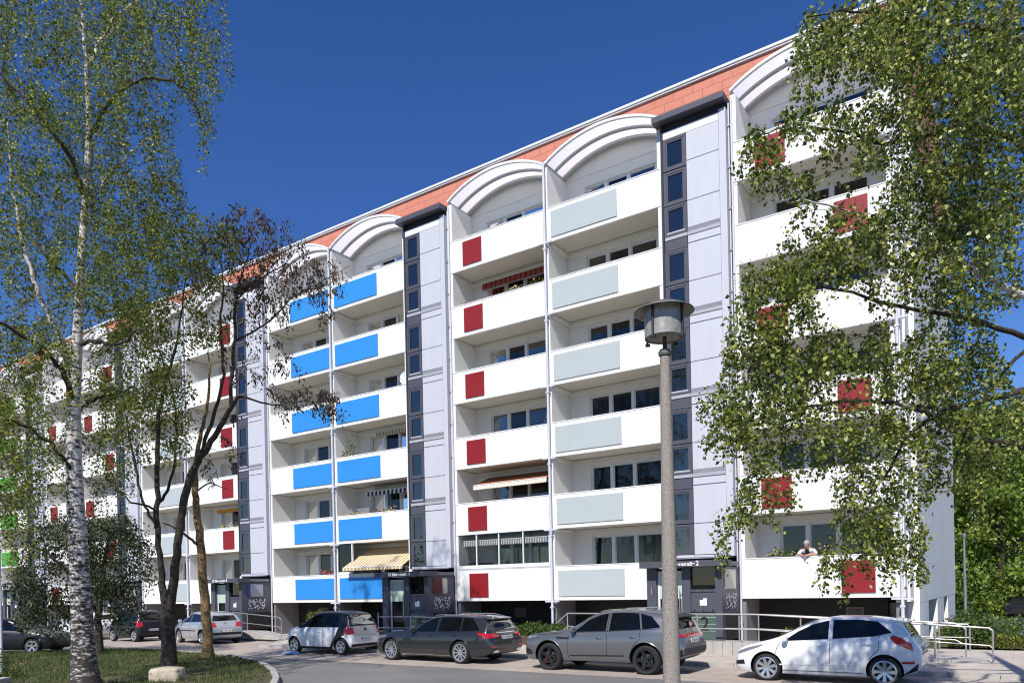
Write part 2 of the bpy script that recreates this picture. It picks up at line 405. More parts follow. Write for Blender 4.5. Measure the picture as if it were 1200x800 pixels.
# --- rooms behind the glass
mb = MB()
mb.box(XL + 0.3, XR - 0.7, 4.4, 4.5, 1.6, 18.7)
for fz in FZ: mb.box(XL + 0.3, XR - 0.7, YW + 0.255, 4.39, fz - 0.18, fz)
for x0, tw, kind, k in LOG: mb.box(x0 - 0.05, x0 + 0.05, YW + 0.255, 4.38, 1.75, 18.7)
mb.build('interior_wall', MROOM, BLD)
# --- basement
mb = MB(); mb.box(XL, XR - 0.92, YW + 0.1, YW + 0.3, 0.0, 1.745); mb.build('basement_wall', MBAS, BLD)
mbw = MB(); mbw.box(-0.27, 0.27, -0.05, 0, 0, 0.045); mbw.box(-0.27, 0.27, -0.05, 0, 0.345, 0.39); mbw.box(-0.27, -0.22, -0.05, 0, 0.047, 0.343); mbw.box(0.22, 0.27, -0.05, 0, 0.047, 0.343)
mbw.box(-0.22, 0.22, -0.02, -0.004, 0.045, 0.345, 1)
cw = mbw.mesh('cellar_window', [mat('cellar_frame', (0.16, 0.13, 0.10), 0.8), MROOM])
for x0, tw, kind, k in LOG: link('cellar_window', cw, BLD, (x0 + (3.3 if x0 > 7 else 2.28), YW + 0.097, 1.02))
# --- partitions between loggias, with a grey foot below
mp = MB(); mp.box(-0.1, 0.1, 0.02, YW - 0.002, 1.752, 18.70); mpart = mp.mesh('partition', MWL)
mg = MB(); mg.box(-0.08, 0.08, 0.1, YW + 0.09, 0.0, 1.748); mfoot = mg.mesh('basement_partition', MBGR)
parts = [-W * k for k in range(6)] + [-W * k + LW + TW + 0.1 for k in range(6)] + [-W * k + LW - 0.101 for k in range(5)] + [12.14]
for x in parts:
    link('partition_wall', mpart, BLD, (x, 0, 0)); link('basement_partition', mfoot, BLD, (x, 0, 0))
# --- parapets, slabs, colour panels
def parapet_mesh(w, name='p'):
    mb = MB(); mb.box(0, w, 0, 0.12, -0.2, 1.115); mb.box(-0.0, w, -0.015, 0.135, 1.117, 1.15); return mb.mesh(name, MWP)
PA = parapet_mesh(LW - 0.2); PR = parapet_mesh(LW - 0.12)
ms = MB(); ms.box(0.0, LW - 0.2, 0.125, YW - 0.003, -0.18, 0.0); SL = ms.mesh('slab', MSOF)
def panel_mesh(w, h, m):
    mb = MB(); mb.box(0, w, -0.035, -0.004, 0, h); return mb.mesh('colour_panel', m)
PAN = {'grey': (panel_mesh(2.83, 1.0, MGREY)), 'blue': panel_mesh(2.83, 1.0, MBLUE), 'red': panel_mesh(0.97, 1.0, MRED), 'green': panel_mesh(2.83, 1.0, MGREEN)}
pcount = 0
for x0, tw, kind, k in LOG:
    for i, fz in enumerate(FZ):
        first = False
        p = link('balcony_parapet', PR if x0 > 7 else PA, BLD, (x0 + 0.1, 0, fz))
        link('balcony_slab', SL, BLD, (x0 + 0.1, 0, fz))
        if kind == 'grey': a = ('grey', 0.255)
        elif kind == 'blueL': a = ('blue', 0.255)
        elif kind == 'blueR': a = ('blue', LW - 0.1 - 2.86)
        elif kind == 'greyR': a = ('grey', LW - 0.1 - 2.86)
        elif kind == 'greenL': a = ('green', 0.255)
        elif kind == 'red': a = ('red', 0.79)
        elif kind == 'redR': a = ('red', 3.35)
        elif kind == 'redalt': a = ('red', 0.80 if i in (5, 3, 1) else 3.21)
        else: a = ('red', 0.80 if i in (4, 2, 0) else 3.35)
        link('colour_panel', PAN[a[0]], p, (a[1] - 0.1, 0, -0.045))
# right end flank wall of the last balconies
mb = MB()
mb.box(12.242, 12.40, 0.55, YW - 0.003, 1.6, 18.6); mb.box(12.242, 12.33, 0.02, 0.545, 1.752, 18.6)
mb.build('balcony_end_wall', MW, BLD)
# --- windows
mf = MB()
ww, wh = W1 - W0, ZH - ZS
for a, b in ((0, 0.05), (0.85, 0.98), (1.82, 1.94), (ww - 0.05, ww)): mf.box(a, b, 0.06, 0.16, 0, wh)
PN = ((0.052, 0.848), (0.982, 1.818), (1.942, ww - 0.052))
for a, b in PN:
    mf.box(a, b, 0.08, 0.16, 0, 0.05); mf.box(a, b, 0.08, 0.16, wh - 0.05, wh)
    for c in (a, b - 0.03): mf.box(c, c + 0.03, 0.10, 0.15, 0.052, wh - 0.052)
    mf.box(a + 0.032, b - 0.032, 0.10, 0.15, wh - 0.08, wh - 0.052)
mf.box(-0.05, ww + 0.05, -0.06, 0.058, -0.035, -0.002)
WF = mf.mesh('window', MWT)
mg = MB()
for a, b in PN: mg.quad((a, 0.125, 0.05), (b, 0.125, 0.05), (b, 0.125, wh - 0.05), (a, 0.125, wh - 0.05))
WG = mg.mesh('pane', MGLASS)
def curtain(spans, top=0.05, bot=0.05, m=MCURT):
    mb = MB()
    for a, b in spans:
        n = max(2, int((b - a) / 0.045)); pts = [(a + (b - a) * i / n, 0.24 + (0.025 if i % 2 else -0.025)) for i in range(n + 1)]
        for p, q in zip(pts[:-1], pts[1:]): mb.quad((p[0], p[1], bot), (q[0], q[1], bot), (q[0], q[1], wh - top), (p[0], p[1], wh - top))
    return mb.mesh('curtain', m, fix=False)
MCURW = mat('white_net_curtain', (0.72, 0.72, 0.70), 0.9, var=0.08, scale=4)
CUR = [None, curtain([(0.05, 0.85)]), curtain([(0.9, 1.75), (1.85, 2.8)]), curtain([(0.05, 0.4), (2.5, 2.85)]), curtain([(0.05, 2.85)], top=0.05), curtain([(0.05, 0.85), (0.95, 1.7)], bot=0.6), curtain([(0.05, 2.95)], top=0.05, bot=0.9, m=MCURW), curtain([(0.98, 1.82)], m=MCURW), curtain([(0.05, 0.5), (1.0, 1.3), (2.6, 2.95)], m=MCURW), None]
wr = random.Random(3)
for x0, tw, kind, k in LOG:
    for i, fz in enumerate(FZ):
        w = link('window', WF, BLD, (x0 + W0, YW, fz + ZS))
        link('pane', WG, w)
        c = CUR[wr.randrange(len(CUR))]
        if x0 == 0: c = CUR[4] if i == 2 else (CUR[3] if i in (0, 5) else None)
        if c: link('curtain', c, w)
# --- arched canopies over the top balconies
def arc(xa, xb, z, rise, n=20):
    out = []
    c = (xb - xa) / 2; Rr = (c * c + rise * rise) / (2 * rise); th = math.asin(c / Rr)
    for i in range(n + 1):
        t = -th + 2 * th * i / n
        out.append((xa + c + Rr * math.sin(t), z + rise - Rr + Rr * math.cos(t)))
    return out
def rib(mb, lo, hi, y0, y1, mi=0):
    for (a, b), (c, d) in zip(zip(lo[:-1], lo[1:]), zip(hi[:-1], hi[1:])):
        n = len(mb.v)
        mb.v += [(a[0], y0, a[1]), (b[0], y0, b[1]), (d[0], y0, d[1]), (c[0], y0, c[1]), (a[0], y1, a[1]), (b[0], y1, b[1]), (d[0], y1, d[1]), (c[0], y1, c[1])]
        for f in ((0, 1, 2, 3), (7, 6, 5, 4), (0, 4, 5, 1), (3, 2, 6, 7)): mb.f.append(tuple(n + q for q in f)); mb.mi.append(mi)
A0, A1 = 0.03, LW - 0.03
lo = arc(A0, A1, 18.80, 0.68); hi = arc(A0 - 0.02, A1 + 0.02, 18.88, 0.70); sheetarc = arc(A0, A1, 18.835, 0.685)
ribs = MB()
rib(ribs, lo, hi, -0.06, 0.03); rib(ribs, arc(A0, A1, 18.77, 0.68), sheetarc, 0.62, 0.76, 1); rib(ribs, arc(A0, A1, 18.74, 0.68), sheetarc, 1.26, 1.495, 1)
ribs.box(A0, A0 + 0.07, 0.032, 1.25, 18.70, 18.84, 1); ribs.box(A1 - 0.07, A1, 0.032, 1.25, 18.70, 18.84, 1)
RIBM = ribs.mesh('arch_ribs', [MWT, mat('grey_rib', (0.42, 0.44, 0.45), 0.5)])
pl = MB()
for a, b in zip(sheetarc[:-1], sheetarc[1:]): pl.quad((a[0], -0.03, a[1]), (b[0], -0.03, b[1]), (b[0], 1.49, b[1]), (a[0], 1.49, a[1]))
POLM = pl.mesh('canopy_sheet', MPOLY, smooth=True, fix=False)
inf = MB(); inf.prism([(A0, 18.70)] + arc(A0, A1, 18.78, 0.68) + [(A1, 18.70)], YW - 0.02, YW + 0.018); INFM = inf.mesh('arch_infill', MWL)
for x0, tw, kind, k in LOG:
    a = link('arched_canopy', RIBM, BLD, (x0, 0, 0)); link('canopy_sheet', POLM, a); link('arch_infill', INFM, a)
# --- downpipes with their collars
dp = MB(); dp.tube([(0, -0.09, 0.1), (0, -0.09, 18.85)], 0.052, 10)
for fz in FZ: dp.box(-0.30, 0.30, -0.13, -0.03, fz - 0.27, fz - 0.21); dp.box(-0.07, 0.07, -0.15, 0.0, fz - 0.5, fz - 0.44)
DPM = dp.mesh('downpipe', MPIPE, smooth=True)
for k in range(6): link('downpipe', DPM, BLD, (-W * k, 0, 0))
link('downpipe', DPM, BLD, (12.26, 0.0, 0))
dp2 = MB(); dp2.tube([(-0.03, 0.06, 0.1), (-0.03, 0.06, 18.5)], 0.028, 8); dp2.tube([(0.09, -0.03, 0.1), (0.09, -0.03, 18.6)], 0.035, 8)
for i in range(13): dp2.box(-0.07, 0.12, 0.01, 0.09, 0.9 + 1.4 * i, 0.96 + 1.4 * i, 1)
DP2 = dp2.mesh('rain_pipe_pair', [MPIPE, MGAL], smooth=True)

# --- stair towers
core = MB()
core.box(0.93, 2.16, -0.08, YW + 0.015, 3.2, 18.10)          # behind the panels
core.box(0.02, 0.93, 1.15, YW + 0.015, 3.2, 18.10, 2)        # rear wall of the glazed strip
core.box(0.0, 0.08, -0.14, 1.148, 3.2, 18.49, 1)
core.box(0.082, 2.3, -0.02, YW, 18.11, 18.49, 1)
core.box(0.085, 2.2, -0.1, 1.14, 3.16, 3.198)
COREM = core.mesh('tower_core', [MBAND, MANT2, MROOM])
colm = MB(); colm.box(2.18, 2.34, -0.14, 0.6, 3.2, 18.3); colm.box(2.10, 2.178, -0.125, 0.0, 3.2, 18.3); colm.box(0.09, 2.08, -0.115, -0.082, 17.96, 18.22, 1)
COLM = colm.mesh('tower_column', [MLAV, MWT])
cap = MB(); cap.box(-0.2, 2.36, -0.42, YW + 0.01, 18.50, 18.70); CAPM = cap.mesh('tower_roof', MANT)
def slabm(x0, x1, z0, z1, y0, y1, m):
    mb = MB(); mb.box(x0, x1, y0, y1, z0, z1); return mb.mesh('facade_panel', m)
PLO = slabm(0.95, 2.09, 3.30, 4.36, -0.12, -0.083, MLAV); PHI = slabm(0.95, 2.09, 4.39, 5.68, -0.12, -0.083, MLAV)
PST = slabm(0.95, 2.09, 5.72, 5.95, -0.12, -0.083, MLAV); PTOP = slabm(0.95, 2.09, 16.98, 17.94, -0.12, -0.083, MLAV); PHI2 = slabm(0.95, 2.09, 15.59, 16.95, -0.12, -0.083, MLAV)
BAND = MB(); BAND.box(0.1, 0.93, -0.12, -0.06, 5.99, 6.25); BAND.box(0.95, 2.09, -0.12, -0.083, 5.99, 6.25); BAND = BAND.mesh('grey_band', MBAND)
SPN = slabm(0.1, 0.92, 5.60, 5.96, -0.12, -0.06, MANT)
BASEP = MB(); BASEP.box(0.1, 0.93, -0.12, -0.06, 3.2, 3.29); BASEP.box(0.95, 2.09, -0.12, -0.083, 3.2, 3.27); BASEP = BASEP.mesh('base_trim', MLAV)
def swin(z0, z1):
    mb = MB()
    mb.box(0.09, 0.18, -0.13, -0.04, z0, z1); mb.box(0.84, 0.93, -0.13, -0.04, z0, z1); mb.box(0.182, 0.838, -0.13, -0.04, z0, z0 + 0.08); mb.box(0.182, 0.838, -0.13, -0.04, z1 - 0.08, z1)
    for a, b, c, d in ((0.182, 0.24, z0 + 0.082, z1 - 0.082), (0.78, 0.838, z0 + 0.082, z1 - 0.082), (0.242, 0.778, z0 + 0.082, z0 + 0.14), (0.242, 0.778, z1 - 0.14, z1 - 0.082)): mb.box(a, b, -0.115, -0.05, c, d)
    mb.quad((0.23, -0.08, z0 + 0.13), (0.79, -0.08, z0 + 0.13), (0.79, -0.08, z1 - 0.13), (0.23, -0.08, z1 - 0.13), 1)
    return mb.mesh('stair_window', [MANT, MGLASSB])
SWB = swin(3.31, 4.36); SWA = swin(4.39, 5.58); SWC = swin(16.82, 17.94)
MSTAIR = mat('stair_soffit', (0.62, 0.60, 0.50), 0.8)
st = MB()
st.prism([(0.1, 3.3), (0.9, 4.65), (0.9, 4.9), (0.1, 3.55)], 0.35, 0.85)
STM = st.mesh('stair_flight', MSTAIR)
st = MB(); st.box(0.1, 0.92, 0.2, 1.14, 5.75, 5.9); STL = st.mesh('stair_landing', MROOM)
ntw = len(TOW)
for t in TOW:
    T = link('stair_tower', COREM, BLD, (t, 0, 0))
    link('tower_column', COLM, T); link('tower_roof', CAPM, T); link('base_trim', BASEP, T)
    for i in range(5):
        dz = (0, 0, 2.8 * i)
        link('facade_panel', PLO, T, dz); link('stair_window', SWB, T, dz)
        link('facade_panel', PHI2 if i == 4 else PHI, T, (0, 0, 0) if i == 4 else dz); link('stair_window', SWA, T, dz); link('stair_flight', STM, T, dz); link('stair_landing', STL, T, dz)
        if i < 4:
            link('facade_panel', PST, T, dz); link('grey_band', BAND, T, dz); link('spandrel', SPN, T, dz)
    link('facade_panel', PTOP, T); link('stair_window', SWC, T)
    link('rain_pipe_pair', DP2, BLD, (t + 2.41, 0, 0))

# --- entrances below the towers
YE = -1.8
can = MB(); can.box(-0.20, 2.65, -2.2, -1.42, 2.83, 3.03); can.box(-0.14, 2.50, -1.418, -0.16, 2.86, 3.0, 1)
CANM = can.mesh('entrance_canopy', [MANT, MBGR])
ew = MB()
for a, b in ((-0.12, 0.21), (1.11, 1.40), (2.23, 2.45)): ew.box(a, b, YE, YE + 0.3, 0.42, 2.825)
ew.box(1.402, 2.228, YE + 0.05, YE + 0.28, 1.38, 2.02); ew.box(1.402, 2.228, YE + 0.02, YE + 0.28, 2.022, 2.10)
for x in (1.52, 1.82, 2.12):
    for z in (1.42, 2.05): ew.box(x - 0.014, x + 0.014, YE + 0.005, YE + 0.048, z, z + 0.03, 1)
ew.box(-0.11, -0.02, YE + 0.302, -0.02, 0.42, 2.825)
EWM = ew.mesh('entrance_frame', [MANT, MBLK])
eb = MB(); eb.box(-0.01, 2.33, -0.6, -0.55, 0.45, 2.82); EBM = eb.mesh('entrance_dark_backing', MDK)  # near-black sheet, paints the entrance interior as unlit
sw_ = MB(); sw_.box(2.34, 2.448, YE + 0.302, -0.02, 1.30, 2.825); SWM = sw_.mesh('entrance_side_wall', MANT)
yd = YE + 0.15
dg = MB()
dg.box(0.215, 1.105, yd, yd + 0.05, 0.46, 0.60, 1); dg.box(0.215, 0.285, yd, yd + 0.05, 0.602, 2.72, 1); dg.box(1.035, 1.105, yd, yd + 0.05, 0.602, 2.72, 1); dg.box(0.287, 1.033, yd, yd + 0.05, 2.64, 2.72, 1)
dg.box(0.287, 1.033, yd + 0.015, yd + 0.035, 1.80, 2.638, 0); dg.box(0.287, 1.033, yd + 0.02, yd + 0.03, 0.602, 1.798, 2)
DGM = dg.mesh('entrance_door', [MPGRN, MWT, MGLASS])
hb = MB(); hb.tube([(1.0, yd - 0.07, 1.05), (1.0, yd - 0.07, 2.1)], 0.018, 8); hb.tube([(1.0, yd - 0.07, 1.95), (1.08, yd, 1.95)], 0.014, 6); HBM = hb.mesh('door_handle', MSTEEL, smooth=True)
sg = MB(); sg.quad((1.402, YE + 0.12, 2.10), (2.228, YE + 0.12, 2.10), (2.228, YE + 0.12, 2.82), (1.402, YE + 0.12, 2.82)); SGM = sg.mesh('entrance_window', MGLASS, fix=False)
lg = MB(); lg.box(1.405, 2.225, YE + 0.10, YE + 0.14, 0.46, 1.375)
for z in (0.75, 0.97, 1.19): lg.box(1.41, 2.22, YE + 0.09, YE + 0.098, z, z + 0.012, 1)
LGM = lg.mesh('lower_glass', [mat('sea_green_glass', (0.09, 0.13, 0.115), 0.15), MPGRN])
nb = MB(); nb.box(2.36, 2.452, YE + 0.31, -0.10, 0.44, 1.296); NBM = nb.mesh('side_plinth', MDK)
nbp = {}
for key, spec in {'cream': [(-1.54, -0.45, MCREAM)], 'red': [(-1.48, -0.93, MMAROON), (-0.88, -0.57, MCREAM)], 'blue': [(-1.48, -1.32, MNAVY), (-1.30, -0.53, MBAND)]}.items():
    mb = MB(); ms_ = []
    for i, (a, b, m) in enumerate(spec): mb.box(2.45, 2.468, a, b, 2.10, 2.74, i); ms_.append(m)
    nbp[key] = mb.mesh('notice_panel', ms_)
lf = MB(); r5 = random.Random(5)
for i in range(60):
    y = -1.4 + r5.random() * 1.0; z = 1.47 + r5.random() * 0.48; a = r5.random() * 3.14; w = 0.055; h = 0.024
    c, s_ = math.cos(a), math.sin(a)
    lf.poly([(2.455, y - w * c, z - w * s_), (2.455, y + h * s_, z - h * c), (2.455, y + w * c, z + w * s_), (2.455, y - h * s_, z + h * c)])
LFM_ = lf.mesh('leaf_ornament', MLETT, fix=False)
em = MB(); em.box(1.70, 1.80, YE + 0.035, YE + 0.048, 1.58, 1.76); em.box(1.812, 1.93, YE + 0.035, YE + 0.048, 1.58, 1.81); EMM = em.mesh('emblem', MLETT)
pl_ = MB(); pl_.box(0.03, 0.06, YE - 0.016, YE - 0.002, 1.95, 2.2); pl_.box(0.03, 0.06, YE - 0.016, YE - 0.002, 1.3, 1.55); PLM = pl_.mesh('hinge_plate', MSTEEL)
for t, num, key in zip(TOW, ('2', '4', '6', '8', '10'), ('cream', 'red', 'blue', 'cream', 'blue')):
    E_ = link('entrance', EWM, BLD, (t, 0, 0))
    for nm, me in (('entrance_dark_backing', EBM), ('entrance_side_wall', SWM), ('entrance_door', DGM), ('door_handle', HBM), ('entrance_window', SGM), ('lower_glass', LGM), ('side_plinth', NBM), ('notice_panel', nbp[key]), ('leaf_ornament', LFM_), ('emblem', EMM), ('hinge_plate', PLM)):
        link(nm, me, E_)
    c = link('entrance_canopy', CANM, BLD, (t, 0, 0))
    me = text_mesh('Elsterstraße', 0.155, 0.006, 0.004); me.materials.append(MLETT)
    wtx = max(v.co.x for v in me.vertices); 
    o = link('street_name', me, c, (0.86, -2.209, 2.875)); o.rotation_euler = (R(90), 0, 0); o.scale = (0.86 / wtx, 1, 1)
    me = text_mesh(num, 0.21, 0.006, 0.004); me.materials.append(MLETT)
    o = link('house_number', me, c, (1.755, -2.209, 2.87)); o.rotation_euler = (R(90), 0, 0)
    em2 = MB(); em2.box(0.63, 0.79, -2.212, -2.202, 2.87, 2.99); em2.box(0.665, 0.755, -2.216, -2.2125, 2.905, 2.96, 1); em2.build('sign_emblem', [MLETT, MANT], c)
    me = text_mesh(num, 0.62, 0.004); me.materials.append(MBLK)
    o = link('door_number', me, E_, (1.68, YE + 0.085, 0.78)); o.rotation_euler = (R(90), 0, 0)

# --- awnings (fixed to the building)
def awning(x0, x1, ytop, ztop, yfr, zfr, cols, name='awning', val=0.2, stripe=0.12, arms=True, scallop=True, vcols=None):
    mb = MB(); nc = len(cols); allc = cols + (vcols or [])
    n = max(4, int((x1 - x0) / stripe)); 
    for i in range(n):
        a = x0 + (x1 - x0) * i / n; b = x0 + (x1 - x0) * (i + 1) / n; mi = i % len(cols)
        if ytop - yfr > 0.3: mb.quad((a, ytop, ztop), (b, ytop, ztop), (b, yfr, zfr), (a, yfr, zfr), mi)
        m = (a + b) / 2; mi = nc + i % len(vcols) if vcols else mi
        if scallop: mb.poly([(a, yfr - 0.004, zfr), (b, yfr - 0.004, zfr), (b, yfr - 0.03, zfr - val * 0.8), (m, yfr - 0.035, zfr - val), (a, yfr - 0.03, zfr - val * 0.8)], mi)
        else: mb.quad((a, yfr - 0.004, zfr), (b, yfr - 0.004, zfr), (b, yfr - 0.02, zfr - val), (a, yfr - 0.02, zfr - val), mi)
    o = mb.build(name, allc, BLD, fix=False)
    k = MB(); k.tube([(x0, yfr, zfr), (x1, yfr, zfr)], 0.025, 6)
    if arms and ytop - yfr > 0.3:
        for x in (x0 + 0.05, x1 - 0.05): k.tube([(x, yfr + 0.02, zfr - 0.02), (x, ytop - 0.05, ztop - 1.2)], 0.015, 5)
    k.box(x0 - 0.03, x1 + 0.03, ytop - 0.02, ytop + 0.1, ztop - 0.06, ztop + 0.08)
    k.build('awning_rail', MWT, o, smooth=True)
    return o
AW = lambda n, c: mat('awning_' + n, c, 0.85, var=0.05, scale=8)
a_br, a_or, a_cr, a_bg = AW('brown', (0.22, 0.09, 0.04)), AW('rust', (0.36, 0.14, 0.06)), AW('cream', (0.72, 0.60, 0.42)), AW('tan', (0.42, 0.30, 0.16))
a_rd, a_bk, a_gy, a_wh, a_yl = AW('red', (0.40, 0.05, 0.03)), AW('black', (0.03, 0.03, 0.04)), AW('grey', (0.25, 0.26, 0.27)), AW('white', (0.7, 0.7, 0.68)), AW('yellow', (0.62, 0.30, 0.03))
awning(-4.0, -0.35, 1.38, FZ[1] + 2.35, 0.25, FZ[1] + 1.88, [a_br, a_or], val=0.2, stripe=0.085, vcols=[a_cr, a_wh])
awning(-11.3, -7.5, 1.30, FZ[0] + 2.42, -0.45, FZ[0] + 1.42, [a_cr, a_bg], val=0.16, stripe=0.11)
awning(-4.05, -0.2, 1.35, FZ[4] + 2.42, 1.27, FZ[4] + 2.40, [a_rd, a_rd, a_bk], val=0.34, stripe=0.085)
awning(-4.6, -0.2, 1.35, FZ[0] + 2.42, 0.22, FZ[0] + 2.34, [a_gy, a_wh], val=0.24, stripe=0.06, arms=False)
awning(-10.9, -7.5, 1.35, FZ[1] + 2.42, 0.75, FZ[1] + 2.28, [a_wh, a_bk], val=0.26, stripe=0.13, arms=False)
awning(-10.6, -7.5, 1.35, FZ[2] + 2.42, 1.25, FZ[2] + 2.40, [a_gy, a_cr], val=0.26, stripe=0.1, arms=False)
awning(-16.6, -12.6, 1.35, FZ[0] + 2.42, 1.2, FZ[0] + 2.40, [a_cr, a_wh], val=0.2, stripe=0.3, arms=False)
awning(-23.4, -19.8, 1.35, FZ[1] + 2.42, 1.2, FZ[1] + 2.40, [a_yl], val=0.26, stripe=0.16, arms=False)
# white anchor stuck on one window pane
mb = MB(); ax, az, ay = -1.12, FZ[2] + 1.80, YW + 0.115
mb.tube([(ax, ay, az - 0.17), (ax, ay, az + 0.12)], 0.014, 5); mb.tube([(ax - 0.07, ay, az + 0.06), (ax + 0.07, ay, az + 0.06)], 0.012, 5)
mb.tube([(ax + 0.13 * math.sin(R(a)), ay, az - 0.04 - 0.13 * math.cos(R(a))) for a in range(-80, 81, 20)], 0.014, 5)
mb.tube([(ax + 0.03 * math.sin(R(a)), ay, az + 0.15 - 0.03 * math.cos(R(a))) for a in range(0, 361, 45)], 0.009, 5)
mb.build('window_anchor_sticker', MLETT, BLD, fix=False)
# glazed front of one ground-floor balcony
mb = MB(); zb = FZ[0] + 1.152; zt = FZ[0] + 2.6
for x in (-4.74, -3.75, -2.6, -1.4, -0.16): mb.box(x - 0.025, x + 0.025, 0.03, 0.09, zb + 0.15, zt)
mb.box(-4.79, -0.11, -0.03, 0.13, zb, zb + 0.148); mb.box(-4.79, -0.11, 0.02, 0.10, zt + 0.002, zt + 0.05)
mb.quad((-4.7, 0.06, zb + 0.15), (-0.16, 0.06, zb + 0.15), (-0.16, 0.06, zt), (-4.7, 0.06, zt), 1)
mb.build('balcony_glazing', [MWT, glass_mat('clear_glazing', (0.97, 0.98, 0.97), 0.98, refl=0.5)], BLD)
mb = MB(); zb = FZ[0] + 1.15
mb.box(-12.1, -11.2, 0.04, 0.07, zb + 0.1, FZ[0] + 2.55, 1); mb.box(-12.1, -11.2, 0.02, 0.10, zb, zb + 0.098); mb.box(-11.198, -11.14, 0.02, 0.1, zb, FZ[0] + 2.6)
mb.build('balcony_glazing', [MWT, MGRNG], BLD)

# ------------------------------------------------------------------ light
sun_dir = Vector((0.21, -1.0, 1.05)).normalized()     # towards the sun
wd = bpy.data.worlds.new('World'); S.world = wd; wd.use_nodes = True
wn = wd.node_tree; bg = wn.nodes['Background']
sky = wn.nodes.new('ShaderNodeTexSky'); sky.sky_type = 'NISHITA'; sky.sun_disc = False
sky.sun_elevation = math.asin(sun_dir.z); sky.sun_rotation = math.atan2(sun_dir.x, sun_dir.y)
sky.altitude = 400; sky.air_density = 1.0; sky.dust_density = 0.0; sky.ozone_density = 5.0
hs = wn.nodes.new('ShaderNodeHueSaturation'); hs.inputs['Saturation'].default_value = 1.22; hs.inputs['Hue'].default_value = 0.5145
wn.links.new(sky.outputs[0], hs.inputs['Color']); wn.links.new(hs.outputs[0], bg.inputs['Color']); bg.inputs['Strength'].default_value = 0.118
sl = bpy.data.lights.new('sun', 'SUN'); sl.energy = 4.9; sl.angle = R(0.53); sl.color = (1.0, 0.95, 0.87)
so = bpy.data.objects.new('sun', sl); COL.objects.link(so)
so.rotation_euler = (-sun_dir).to_track_quat('-Z', 'Y').to_euler(); so.location = (10, -60, 60)
S.view_settings.view_transform = 'Standard'; S.view_settings.look = 'None'; S.view_settings.gamma = 1.0; S.view_settings.exposure = 0.12
S.view_settings.use_curve_mapping = False
S.cycles.max_bounces = 8; S.cycles.transparent_max_bounces = 12; S.cycles.diffuse_bounces = 4; S.cycles.caustics_reflective = False; S.cycles.caustics_refractive = False
S.render.engine = 'CYCLES'; S.cycles.filter_width = 1.1; S.render.filter_size = 1.1

# ------------------------------------------------------------------ street lamp in front
LP = at(785, 690, 9.6); lx, ly = LP.x, LP.y
MLAMP = mat('weathered_lamp_metal', (0.14, 0.145, 0.135), 0.6, metal=0.3, var=0.4, scale=20)
MLAMPI = mat('lamp_inside', (0.50, 0.49, 0.45), 0.7, var=0.25, scale=12)
MPOLE = mat('exposed_aggregate_concrete', (0.30, 0.265, 0.23), 0.95, var=0.35, scale=55, bump=0.6, bscale=90, detail=3)
MRUST = mat('rusty_steel', (0.07, 0.04, 0.028), 0.8, var=0.4, scale=20)
zt = lambda v: at(785, v, 9.6).z
lamp = thing('street_lamp', 'old street lamp with a round flat hood on a speckled concrete post', 'street lamp', (lx, ly, 0.0))
mb = MB(); mb.tube([(0, 0, 0), (0, 0, 2.0), (0, 0, zt(418))], [0.118, 0.102, 0.064], 20); mb.build('post', MPOLE, lamp, smooth=True)
mb = MB(); z = zt(414); mb.lathe([(0.0, z - 0.03), (0.075, z - 0.03), (0.083, z - 0.01), (0.083, z + 0.015), (0.06, z + 0.05), (0, z + 0.055)], 20); mb.build('collar', MLAMP, lamp, smooth=True)
mb = MB(); mb.tube([(0, 0, zt(414)), (0, 0, zt(384))], 0.026, 10); mb.build('stem', MRUST, lamp, smooth=True)
zb, zh = zt(396), zt(366)
mb = MB(); mb.lathe([(0.245, zb), (0.25, zb + 0.0), (0.25, zh + 0.07), (0.24, zh + 0.07), (0.24, zb + 0.002)], 36, close=True)
mb.lathe([(0, zb + 0.17), (0.09, zb + 0.16), (0.20, zb + 0.06), (0.238, zb + 0.02)], 30, mi=1)
mb.lathe([(0.0, zb + 0.02), (0.05, zb + 0.022), (0.06, zb + 0.12), (0, zb + 0.13)], 16, mi=1)
mb.build('lamp_body', [mat('lamp_drum', (0.30, 0.30, 0.28), 0.5, metal=0.2, var=0.3, scale=14), MLAMPI], lamp, smooth=True)
for k in range(4):
    a = R(-55.7 + 45 + 90 * k); mb = MB(); cx, cy = 0.262 * math.cos(a), 0.262 * math.sin(a)
    mb.tube([(cx, cy, zb - 0.03), (cx, cy, zh + 0.055)], 0.015, 8)
    mb.lathe([(0.0, zb - 0.045), (0.032, zb - 0.045), (0.032, zb - 0.02), (0, zb - 0.02)], 10, c=(cx * 0.98, cy * 0.98, 0)); mb.build('strut', MBLK, lamp, smooth=True)
mb = MB(); mb.lathe([(0, zh + 0.07), (0.25, zh + 0.07), (0.365, zh + 0.0), (0.38, zh + 0.0), (0.375, zh + 0.012), (0.2, zh + 0.10), (0, zh + 0.115)], 40); mb.build('hood', [MLAMP], lamp, smooth=True)
mb = MB(); mb.lathe([(0.252, zh + 0.062), (0.366, zh - 0.006)], 40); mb.build('hood_underside', [MLAMPI], lamp, smooth=True, fix=False)

